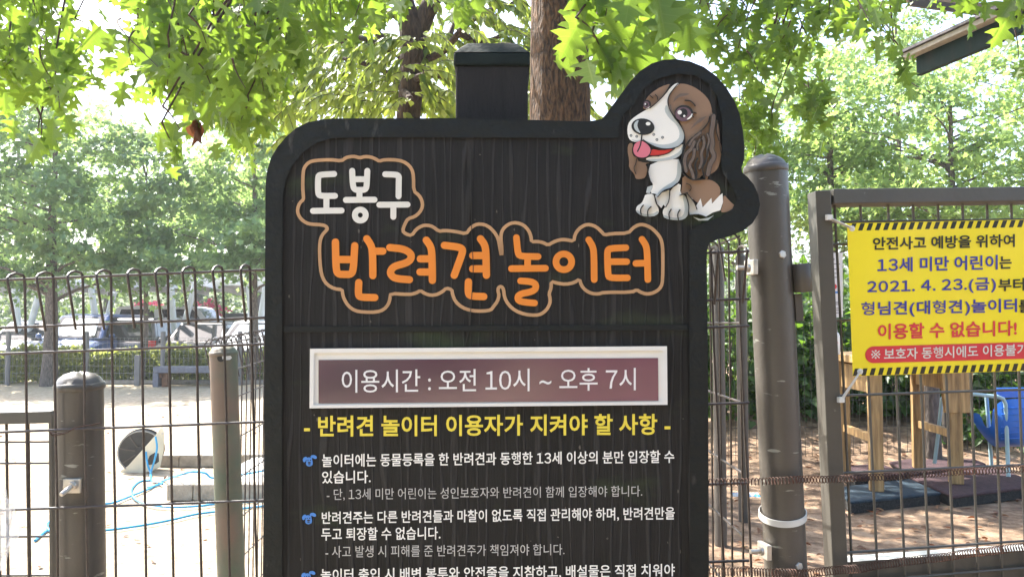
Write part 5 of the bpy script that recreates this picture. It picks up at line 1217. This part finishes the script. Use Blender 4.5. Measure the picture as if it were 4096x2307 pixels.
# ------------------------------------------------------------------ trees along the far hedge (left)
def at(px, Y, z=0): return Vector(((px-2048)/F*Y, Y, z))
def zpx(py, Y): return 1.45+(1291-py)/F*Y
G1 = 'trees along the hedge'
def layered(c, top, bot, rx, n, Y, k_=6, off=0.0):
    "several flat storeys of foliage one above the other, with gaps between"
    out = []
    for i in range(k_):
        u = (i+.5)/k_; py = lerp(bot, top, u); w_ = rx*(0.55+0.75*math.sin(math.pi*min(1, u*0.8+0.22)))*rnd(.75, 1.15)
        out.append(((c.x+off+rnd(-.45, .45)*rx, Y+rnd(-.4, .4), zpx(py, Y)), (w_, w_*0.8, 0.26+0.05*rnd(-1, 1)), int(n/k_*(1.25-0.7*u))))
    return out
t1 = at(205, 18.2)
tree('gum_tree', t1, 6.6, 0.17, layered(t1, 300, 1130, 2.0, 225, 18.2, 8, -0.2), 0.15, 88, 0.25, 0.35, T_STAR, M['gum_leaf'], M['bark3'],
     'star-leaved tree with stout grey trunk standing in the hedge behind the blue car', 'tree', G1, 34)
t2 = at(580, 19.0)
tree('gum_tree', t2, 5.4, 0.075, layered(t2, 470, 1090, 1.75, 210, 18.9, 6, 0.1), 0.15, 88, 0.25, 0.35, T_STAR, M['gum_leaf'], M['bark3'],
     'slender star-leaved tree with thin trunk by the middle of the hedge', 'tree', G1, 30)
t3 = at(1012, 19.0)
tree('gum_tree', t3, 6.0, 0.135, layered(t3, 430, 1090, 1.8, 205, 18.9, 6, -0.3), 0.15, 88, 0.25, 0.35, T_STAR, M['gum_leaf'], M['bark3'],
     'star-leaved tree with reddish trunk nearest the notice board by the hedge', 'tree', G1, 30)
t4 = at(-260, 19.5)
tree('gum_tree', t4, 7.5, 0.15, layered(t4, 300, 1100, 2.0, 170, 19.4, 8, 0.8), 0.15, 85, 0.25, 0.35, T_STAR, M['gum_leaf'], M['bark3'], 'tall star-leaved tree at the far end of the hedge beyond the white car', 'tree', G1, 26)
G2 = 'pale trees beyond the car park'
for px, Y, top, n, lab in ((60, 34, 330, 46, 'pale airy tree rising beyond the car park behind the upper oak leaves'), (430, 36, 380, 50, 'pale airy tree beyond the car park in the gap of white sky'), (800, 35, 560, 60, 'low pale tree beyond the solar canopy'), (1040, 33, 420, 60, 'pale tree just beyond the edge of the notice board')):
    c = at(px, Y, 2.0); zt2 = zpx(top, Y)
    tree('pale_tree', c, zt2-2.5, 0.14, [((c.x, Y, (zt2+4.5)/2), (2.5, 2.2, (zt2-4.5)/2+.3), n), ((c.x+1.0, Y, zpx(840, Y)), (3.0, 2.2, 1.6), n)], 0.24, 60, 0.42, 0.5, T_STAR, M['gum_leaf'], M['bark3'], lab, 'tree', G2, 26)
# trees on the right
G3 = 'light green trees on the right'
for px, Y, top, bot, rx, n, lab in ((3330, 15, 110, 950, 1.7, 150, 'tall light green tree rising between the gate post and the eave'), (3820, 14, 230, 900, 1.8, 150, 'light green tree under the green eave'), (2960, 16, 430, 1000, 1.4, 80, 'light green tree just behind the gate post'), (3600, 19, -60, 700, 2.2, 110, 'tallest light green tree behind the eave'), (4300, 15, 150, 1000, 2.2, 100, 'light green tree at the edge beyond the banner')):
    c = at(px, Y, gz((px-2048)/F*Y, Y)); zt2 = zpx(top, Y); zb2 = zpx(bot, Y)
    tree('light_tree', c, zt2-c.z-0.5, 0.13, layered(c, top, bot, rx*1.15, int(n*1.15), Y, 9), 0.115, 105, 0.27, 0.4, T_STAR, M['pale_leaf'], M['bark3'], lab, 'tree', G3, 30)
# ivy and shrubs behind the dark fence
def shrub(name, c, r, n, per, leaf, half, m, label, cat='shrub', group=None, spread=0.16, kind=None, stems=10):
    c = Vector(c); t = thing(name, (c.x, c.y, gz(c.x, c.y)), label, cat, group)
    if kind: t['kind'] = kind
    pp, tt, cc, tone = crown_points([((c.x, c.y, c.z), r, n)], per, spread, 0.7)
    k_ = pp[:, 2] > gz(c.x, c.y)+0.02; pp = pp[k_]; tt = tt[k_]; tone = tone[k_]
    b = MB()
    for p in random.sample(cc, min(stems, len(cc))): limb(b, (c.x+rnd(-.2, .2)*r[0], c.y, gz(c.x, c.y)-.02), p, 0.012, 0.004, .1, 5, 5)
    b.obj('stems', M['bark3'], t, smooth=True)
    nn = len(pp); leaves('foliage', pp, tt, rdir(nn, (0, -0.6, 0.7), 0.6), leaf*(0.7+0.6*rng.random(nn)), half, m, t, tone=tone)
    return t
G4 = 'ivy covered shrubs behind the dark fence'
for px, Y, zc, r, n, lab in ((2900, 7.2, 1.0, (0.75, 0.5, 0.75), 90, 'ivy covered shrub seen beside the gate post'), (3250, 7.4, 1.05, (0.8, 0.5, 0.85), 100, 'ivy covered shrub behind the hanging notice sheet'), (3560, 7.2, 0.95, (0.85, 0.5, 0.75), 110, 'ivy covered shrub behind the table legs'),
                          (3900, 7.6, 0.95, (0.85, 0.5, 0.7), 80, 'ivy covered shrub behind the blue chair'), (4300, 7.6, 1.0, (0.9, 0.5, 0.8), 70, 'ivy covered shrub beyond the edge of the banner')):
    shrub('ivy_shrub', (at(px, Y).x, Y, zc+0.12), r, n, 34, 0.075, T_IVY, M['ivy_leaf'], lab, 'shrub', G4)
shrub('low_weeds', (at(3960, 6.35).x, 6.35, 0.62), (0.45, 0.2, 0.12), 26, 18, 0.06, T_IVY, M['ivy_leaf'], 'low green weeds on the soil behind the blue chair', 'weeds', None, 0.08)
# hedge
hd = thing('hedge', at(300, 19.2), 'clipped green and yellowing hedge along the far mesh fence', 'hedge')
n = 26000; hx = rng.uniform(at(-500, 19).x, at(1500, 19).x, n); hy = 19.0+rng.random(n)*0.75; hz_ = 0.82*rng.random(n)**0.8 + 0.07*np.sin(hx*2.1)+0.05*np.sin(hx*5.3+1)
hz_ = np.clip(hz_, 0.01, 2); kp_ = rng.random(n) < 0.35; hy[kp_] = 18.95+rng.random(kp_.sum())*0.12
pp = np.stack([hx, hy, hz_], 1); tone = np.clip(0.30+0.25*np.sin(hx*0.9+0.5)*(hx < -4.5)+0.45*np.exp(-((hx-at(250, 19).x)/1.1)**2)*(1-hz_)+rng.normal(size=n)*.22, 0, 1)
leaves('foliage', pp, rdir(n, (0, -.4, -.2), .8), rdir(n, (0, -.6, .6), .7), 0.10*(0.6+.7*rng.random(n)), T_DIA, M['hedge_leaf'], hd, tone=tone)
b = MB()
for i in range(40): x = lerp(at(-500, 19).x, at(1500, 19).x, (i+.5)/40); limb(b, (x, 19.35, 0), (x+rnd(-.2, .2), 19.35, 0.7), 0.02, 0.006, .1, 5, 4)
b.obj('stems', M['bark3'], hd)
kb = MB(); kb.box((at(700, 18.75).x+1.5, 18.8, 0.05), 7.0, 0.10, 0.10); tag(kb.obj('edging_kerb', M['stone'], bevel=0.01), 'low stone edging kerb under the hedge beside the bench', 'kerb')
# far fence in front of the hedge
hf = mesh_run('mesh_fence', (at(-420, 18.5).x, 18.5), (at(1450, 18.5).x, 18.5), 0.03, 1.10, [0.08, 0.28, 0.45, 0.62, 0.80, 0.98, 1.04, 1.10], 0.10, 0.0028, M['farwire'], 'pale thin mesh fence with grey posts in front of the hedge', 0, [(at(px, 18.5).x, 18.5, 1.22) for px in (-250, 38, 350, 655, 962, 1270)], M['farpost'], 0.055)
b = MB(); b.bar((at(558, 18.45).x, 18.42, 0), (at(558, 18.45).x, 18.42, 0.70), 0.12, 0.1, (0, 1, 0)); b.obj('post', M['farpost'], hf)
# flowering shrubs and the bank
for px, Y, py, rx, n, lab in ((610, 31, 1250, 0.75, 26, 'shrub covered in pink blossom beyond the parked cars'), (810, 32, 1225, 1.0, 30, 'reddish shrub with scattered pink blossom beyond the solar canopy leg')):
    c = at(px, Y, zpx(py, Y)); s_ = shrub('flowering_shrub', c, (rx, .6, .5), n, 30, 0.14, T_DIA, M['bank_leaf'], lab, 'shrub', None, .3)
    pp, tt, cc, tone = crown_points([((c.x, c.y-.3, c.z), (rx*.9, .4, .4), 14 if px < 700 else 8)], 16, .16, .7); nn = len(pp)
    leaves('blossom', pp, tt, rdir(nn, (0, -1, .3), .6), 0.19*(.7+.6*rng.random(nn)), T_DIA, M['petal'], s_, tone=tone)
n = 34000; bx = rng.uniform(-42, 30, n); by = 33+rng.random(n)**1.3*22
cl_ = np.sin(bx*0.9)*np.cos(by*.7+bx*.3)
bz = np.array([0.05+5.5*ssm(33, 60, y) for y in by]) + rng.random(n)**1.2*(1.6+0.9*cl_)
leaves('bank_shrubbery', np.stack([bx, by, bz], 1), rdir(n, (0, -.3, -.3), .8), rdir(n, (0, -.6, .7), .6), 0.30*(.6+.8*rng.random(n)), T_DIA, M['bank_leaf'], None, tone=np.clip(.45+.3*cl_+rng.normal(size=n)*.2, 0, 1))['kind'] = 'stuff'
# ------------------------------------------------------------------ solar canopy over the cars
sc_ = thing('solar_canopy', at(550, 23), 'white solar panel canopy on pale V-shaped legs over the car park', 'canopy')
DCn = 23.0
for (ax_, ay, bx_, by_) in ((60, 1150, 77, 1352), (148, 1205, 108, 1352), (360, 1115, 392, 1352), (447, 1205, 412, 1352), (682, 1115, 699, 1352), (775, 1160, 722, 1352), (994, 1115, 1010, 1352), (1060, 1160, 1032, 1352), (-260, 1115, -240, 1352), (-170, 1160, -215, 1352)):
    a = P(ax_, ay, DCn); c = P(bx_, by_, DCn); e = a+(a-c)*0.25; bt_ = Vector((c.x, c.y, 0.0))
    b = MB(); b.tube([c, a, e], 0.088, 14); b.tube([Vector((c.x, c.y, 0.75)), c], 0.10, 14); b.obj('leg', M['galv'], sc_, smooth=True)
for px in (92, 402, 710, 1021, -228):
    c = P(px, 1350, DCn); b = MB(); b.box((c.x, c.y, 0.42), 0.42, 0.42, 0.84); b.obj('footing', M['concrete'], sc_, bevel=0.02)
x0, x1 = at(-900, 23).x, at(1700, 23).x
rb = MB()
for i, (Y, z) in enumerate(((20.6, 2.86), (21.4, 2.82), (22.3, 2.77), (23.2, 2.72), (24.2, 2.66), (25.2, 2.60), (26.2, 2.54))): rb.box(((x0+x1)/2, Y, z), x1-x0, 0.10, 0.13)
for px in range(-900, 1701, 155): 
    a = at(px, 23).x; rb.bar((a, 20.4, 2.74), (a, 26.4, 2.43), 0.09, 0.14)
rb.obj('beams', M['canopy_white'], sc_)
sl_ = MB(); sl_.prism([(x0, 24.0, 2.80), (x1, 24.0, 2.80), (x1, 27.4, 2.62), (x0, 27.4, 2.62)], [(x0, 24.0, 2.76), (x1, 24.0, 2.76), (x1, 27.4, 2.58), (x0, 27.4, 2.58)]); sl_.obj('panels', M['solar'], sc_)
# ------------------------------------------------------------------ parked cars
def paint(name, c, metal=0.3): return mat(name, c, 0.28, 0.03, 3, metal=metal, coat=0.8)
def make_car(label, px, Y, body, W_=1.82, L_=4.3, H_=1.62, hood=0.98, rot=0.0, shade=False, style='suv'):
    "front faces -Y; sections along the length, glazing as separate panes"
    t = thing('parked_car', (0, 0, 0), label, 'car', 'cars parked behind the hedge')
    belt = 0.58*H_+0.02
    lo = [(-L_/2, .80*W_, .42, .68), (-L_/2+.08, .92*W_, .30, .78), (-L_/2+.35, .98*W_, .22, hood-.14), (-L_/2+.95, W_, .20, hood), (-L_/2+1.2, W_, .20, belt), (0, W_, .20, belt), (L_/2-.7, W_, .20, belt+.02), (L_/2-.15, .97*W_, .24, belt), (L_/2, .88*W_, .40, belt-.15)]
    b = MB(); ring = []
    for (y, w_, z0, z1) in lo:
        h = w_/2; r = 0.10; pts = [(-h+r, z0), (h-r, z0), (h-.02, z0+.1), (h, (z0+z1)/2), (h-.03, z1-.10), (h-.16, z1), (-h+.16, z1), (-h+.03, z1-.10), (-h, (z0+z1)/2), (-h+.02, z0+.1)]
        ring.append([(x, y, z) for x, z in pts])
    n_ = 10; b.v = [p for r_ in ring for p in r_]
    b.f = [(j*n_+i, j*n_+(i+1) % n_, (j+1)*n_+(i+1) % n_, (j+1)*n_+i) for j in range(len(ring)-1) for i in range(n_)] + [tuple(range(n_)), tuple((len(ring)-1)*n_+i for i in range(n_-1, -1, -1))]
    bo = b.obj('body', body, t, smooth=True); sb = bo.modifiers.new('round', 'SUBSURF'); sb.levels = 1; sb.render_levels = 1
    yw0, yw1 = -L_/2+1.0, -L_/2+1.72; yr1, yr0 = L_/2-(.42 if style == 'suv' else .95), L_/2-(.20 if style == 'suv' else .45)
    hb, ht = W_/2-.10, W_/2-.27; zb_, zt = belt-.03, H_-.05
    B4 = [(-hb, yw0, zb_), (hb, yw0, zb_), (hb, yr0, zb_), (-hb, yr0, zb_)]; T4 = [(-ht, yw1, zt), (ht, yw1, zt), (ht, yr1, zt), (-ht, yr1, zt)]
    R4 = [(-ht+.12, yw1+.25, H_), (ht-.12, yw1+.25, H_), (ht-.12, yr1-.2, H_), (-ht+.12, yr1-.2, H_)]
    b = MB(); b.v = B4+T4+R4; b.f = [(0, 1, 5, 4), (1, 2, 6, 5), (2, 3, 7, 6), (3, 0, 4, 7), (4, 5, 9, 8), (5, 6, 10, 9), (6, 7, 11, 10), (7, 4, 8, 11), (8, 9, 10, 11), (3, 2, 1, 0)]
    b.obj('cabin', body, t, bevel=0.04)
    def pane(a, c, d, e, ins, nm, m, off, parent=t):
        a, c, d, e = map(Vector, (a, c, d, e)); ce = (a+c+d+e)/4; nv = (c-a).cross(e-a).normalized()
        q = [ce+(p-ce)*ins+nv*off for p in (a, c, d, e)]; b = MB(); b.prism(q, [p-nv*0.012 for p in q]); return b.obj(nm, m, parent)
    ws = pane(B4[0], B4[1], T4[1], T4[0], .88, 'windscreen', M['glass_dark'], .006)
    if shade: pane(B4[0], B4[1], T4[1], T4[0], .72, 'sunshade', M['shade_silver'], .011, ws)
    pane(B4[2], B4[3], T4[3], T4[2], .86, 'rear_window', M['glass_dark'], .006)
    for s_ in (1, -1):
        i, j = (1, 2) if s_ > 0 else (3, 0)
        A, C_, D, E_ = (Vector(B4[i]), Vector(B4[j]), Vector(T4[j]), Vector(T4[i]))
        for u0, u1 in ((.03, .49), (.52, .97)): pane(A.lerp(C_, u0), A.lerp(C_, u1), E_.lerp(D, u1), E_.lerp(D, u0), .86, 'side_window', M['glass_dark'], .006)
        for y in (-L_/2+.80, L_/2-.80):
            b = MB(); b.lathe((s_*(W_/2-.20), y, .33), (s_, 0, 0), [(.2, 0), (.32, .01), (.33, .05), (.33, .16), (.30, .205), (.2, .21)], 20); w_o = b.obj('wheel', M['tyre'], t, smooth=True)
            b = MB(); b.lathe((s_*(W_/2+.005), y, .33), (s_, 0, 0), [(.20, 0), (.19, .008), (.05, .004)], 16); b.obj('rim', M['zinc'], w_o)
        b = MB(); b.ball((s_*(W_/2-.22), -L_/2+.14, .70), .12, 12, 8, (1.35, .9, .62)); b.obj('headlight', M['lamp_glass'], t, smooth=True)
        b = MB(); b.ball((s_*(W_/2+.08), yw0+.25, belt+.06), .10, 10, 8, (.9, .6, .72)); b.obj('mirror', body, t, smooth=True)
        b = MB(); b.box((s_*(W_/2-.14), L_/2-.06, belt-.14), .20, .10, .22); b.obj('tail_light', M['dog_red'], t, bevel=.02)
    b = MB(); b.box((0, -L_/2+.06, .60), W_*.48, .10, .16); b.box((0, -L_/2+.05, .38), W_*.6, .10, .14); b.obj('grille', M['black'], t, bevel=.02)
    wp = MB()
    for s_ in (-.5, .25): wp.bar(Vector((s_*hb, yw0-.01, zb_+.03)), Vector((s_*hb+.42, yw0+.09, zb_+.12)), .012, .012)
    wp.obj('wipers', M['black'], t)
    ROOT[t.name] = Vector((0, 0, 0)); t.location = ((px-2048)/F*Y, Y+L_/2, 0.03); t.rotation_euler = (0, 0, rot)
    return t
W1 = paint('car_white', (0.72, 0.73, 0.74), 0.0); K1 = paint('car_black', (0.012, 0.012, 0.013)); B1 = paint('car_blue', (0.030, 0.075, 0.20)); S1 = paint('car_silver', (0.35, 0.36, 0.38), .6)
make_car('white hatchback at the far end of the parked row', -25, 21.6, W1, H_=1.50)
make_car('dark blue sport utility car with a silver sunshade in its windscreen', 200, 20.9, B1, 1.9, 4.5, 1.68, shade=True)
make_car('white car parked between the blue car and the dark wagon', 395, 24.8, W1, H_=1.48)
make_car('dark grey wagon with black windows beside the white van', 500, 22.6, paint('car_grey', (.06, .06, .065)), H_=1.58, rot=math.pi)
make_car('white van with large side windows behind the fence post', 612, 24.5, W1, 1.95, 4.8, 1.98, rot=math.pi/2*1.0)
make_car('black saloon car with pale roof edge between two canopy legs', 715, 21.2, K1, 1.86, 4.6, 1.46, style='sedan')
make_car('small dark green hatchback behind the black saloon', 822, 24.2, paint('car_green', (.02, .035, .028)), 1.7, 3.8, 1.48)
make_car('white car with a silver sunshade below the grey tarpaulin', 945, 21.0, W1, 1.84, 4.5, 1.50, shade=True)
make_car('silver car parked behind the notice board edge', 1190, 21.2, S1)
tv = thing('tarp_truck', at(985, 27), 'truck load box covered with grey tarpaulin behind the white car', 'truck')
b = MB(); nx_, nz_ = 16, 8; x0, x1 = at(897, 27).x, at(1120, 27).x; z0, z1 = 0.85, zpx(1252, 27)
for (yy) in (27.0, 30.0):
    for j in range(nz_+1):
        for i in range(nx_+1): b.v.append((lerp(x0, x1, i/nx_), yy+0.05*noise.noise(Vector((i*.5, j*.6, 1))), lerp(z0, z1, j/nz_)+(0.03*noise.noise(Vector((i*.4, 5, 1))) if j == nz_ else 0)))
st = (nx_+1)*(nz_+1)
b.f = [(j*(nx_+1)+i, j*(nx_+1)+i+1, (j+1)*(nx_+1)+i+1, (j+1)*(nx_+1)+i) for j in range(nz_) for i in range(nx_)] + [(st+j*(nx_+1)+i, st+(j+1)*(nx_+1)+i, st+(j+1)*(nx_+1)+i+1, st+j*(nx_+1)+i+1) for j in range(nz_) for i in range(nx_)]
b.f += [(nz_*(nx_+1)+i, nz_*(nx_+1)+i+1, st+nz_*(nx_+1)+i+1, st+nz_*(nx_+1)+i) for i in range(nx_)] + [(j*(nx_+1), (j+1)*(nx_+1), st+(j+1)*(nx_+1), st+j*(nx_+1)) for j in range(nz_)]
b.obj('tarpaulin', M['tarp'], tv, smooth=True)
b = MB(); b.box(((x0+x1)/2, 28.5, 0.72), x1-x0, 3.0, 0.2); b.obj('bed', M['steel'], tv)
for xx in (x0+.25, x1-.25):
    for yy in (27.7, 29.4): b = MB(); b.lathe((xx-.1, yy, .36), (1, 0, 0), [(.3, 0), (.36, .03), (.36, .2), (.3, .23)], 18); b.obj('wheel', M['tyre'], tv, smooth=True)
# ------------------------------------------------------------------ pavilion eaves at the upper right
pv = thing('pavilion', (5.4, 5.0, 0.36), 'dark green pavilion eave with cream upper edge showing through the oak leaves', 'pavilion')
a = P(3674, 267, 7.0); c = P(4010, 124, 6.14); e = a+(c-a)*3.2; hh = 0.168
b = MB(); b.bar(a, e, 0.05, hh, (0, 0, 1)); b.obj('fascia', M['roof_green'], pv, bevel=0.004)
off = Vector((0, 0, hh/2+0.021)); dv = (e-a).normalized()
b = MB(); b.bar(a-dv*0.08+off, e+off, 0.22, 0.042, (0, 0, 1)); b.obj('cornice', M['roof_cream'], pv, bevel=0.003)
b = MB(); b.bar(a-dv*0.10+off+Vector((0.0, 0, 0.034)), e+off+Vector((0.0, 0, 0.034)), 0.28, 0.024, (0, 0, 1)); b.obj('roof_edge', M['roof_dark'], pv)
a2 = P(3640, 10, 6.9); c2_ = P(3960, 52, 6.55); e2 = a2+(c2_-a2)*2.2
b = MB(); b.bar(a2+Vector((0, .02, .01)), e2+Vector((0, .02, .01)), 0.05, 0.06, (0, 0, 1)); b.obj('upper_eave', M['roof_dark'], pv)
b = MB(); up_ = Vector((0.1, 1.6, 0.75)); b.prism([a2+Vector((0, 0, .045)), e2+Vector((0, 0, .045)), e2+up_, a2+up_], [a2+Vector((0, 0, .075)), e2+Vector((0, 0, .075)), e2+up_+Vector((0, 0, .03)), a2+up_+Vector((0, 0, .03))]); b.obj('roof', M['roof_soffit'], pv)
for p in (e-dv*0.3, e2+Vector((.9, .5, 0))):
    b = MB(); b.bar((p.x, p.y, gz(p.x, p.y)-.05), (p.x, p.y, p.z-.02), 0.16, 0.16, (0, 1, 0)); b.obj('column', M['timber'], pv)

# fallen leaves and grit on the soil and sand
n = 900; ly = 1.8+rng.random(n)*4.6; lx = ly*(0.2+rng.random(n)*0.75); lz = np.array([gz(a_, c_)+0.02*noise.noise(Vector((a_*0.9, c_*0.9, 0)))+0.012 for a_, c_ in zip(lx, ly)])
n2 = 260; my = 4.5+rng.random(n2)*9; mx_ = -my*(0.30+rng.random(n2)*0.38); mz = np.array([gz(a_, c_)+0.02*noise.noise(Vector((a_*0.9, c_*0.9, 0)))+0.012 for a_, c_ in zip(mx_, my)])
pp = np.stack([np.concatenate([lx, mx_]), np.concatenate([ly, my]), np.concatenate([lz, mz])], 1); tp = rng.normal(size=(n+n2, 3)); tp[:, 2] *= 0.12
lit = leaves('leaf_litter', pp, tp, rdir(n+n2, (0, 0, 2.0), .35), 0.045*(.4+rng.random(n+n2)), T_ZEL, M['dead_leaf'], None, .3); lit['kind'] = 'stuff'
# ------------------------------------------------------------------ thin air volume added to lift the distance, standing in for flare
hz_m = bpy.data.materials.new('haze_veil'); hz_m.use_nodes = True; t = hz_m.node_tree; t.nodes.clear()
ou = t.nodes.new('ShaderNodeOutputMaterial'); pvn = t.nodes.new('ShaderNodeVolumePrincipled'); pvn.inputs['Color'].default_value = (0.95, 0.97, 1, 1); pvn.inputs['Density'].default_value = 0.0012; pvn.inputs['Anisotropy'].default_value = 0.3
t.links.new(pvn.outputs[0], ou.inputs['Volume'])
b = MB(); b.box((0, 45, 7.5), 260, 220, 17.4); hzo = b.obj('added_haze', hz_m); tag(hzo, kind='stuff')
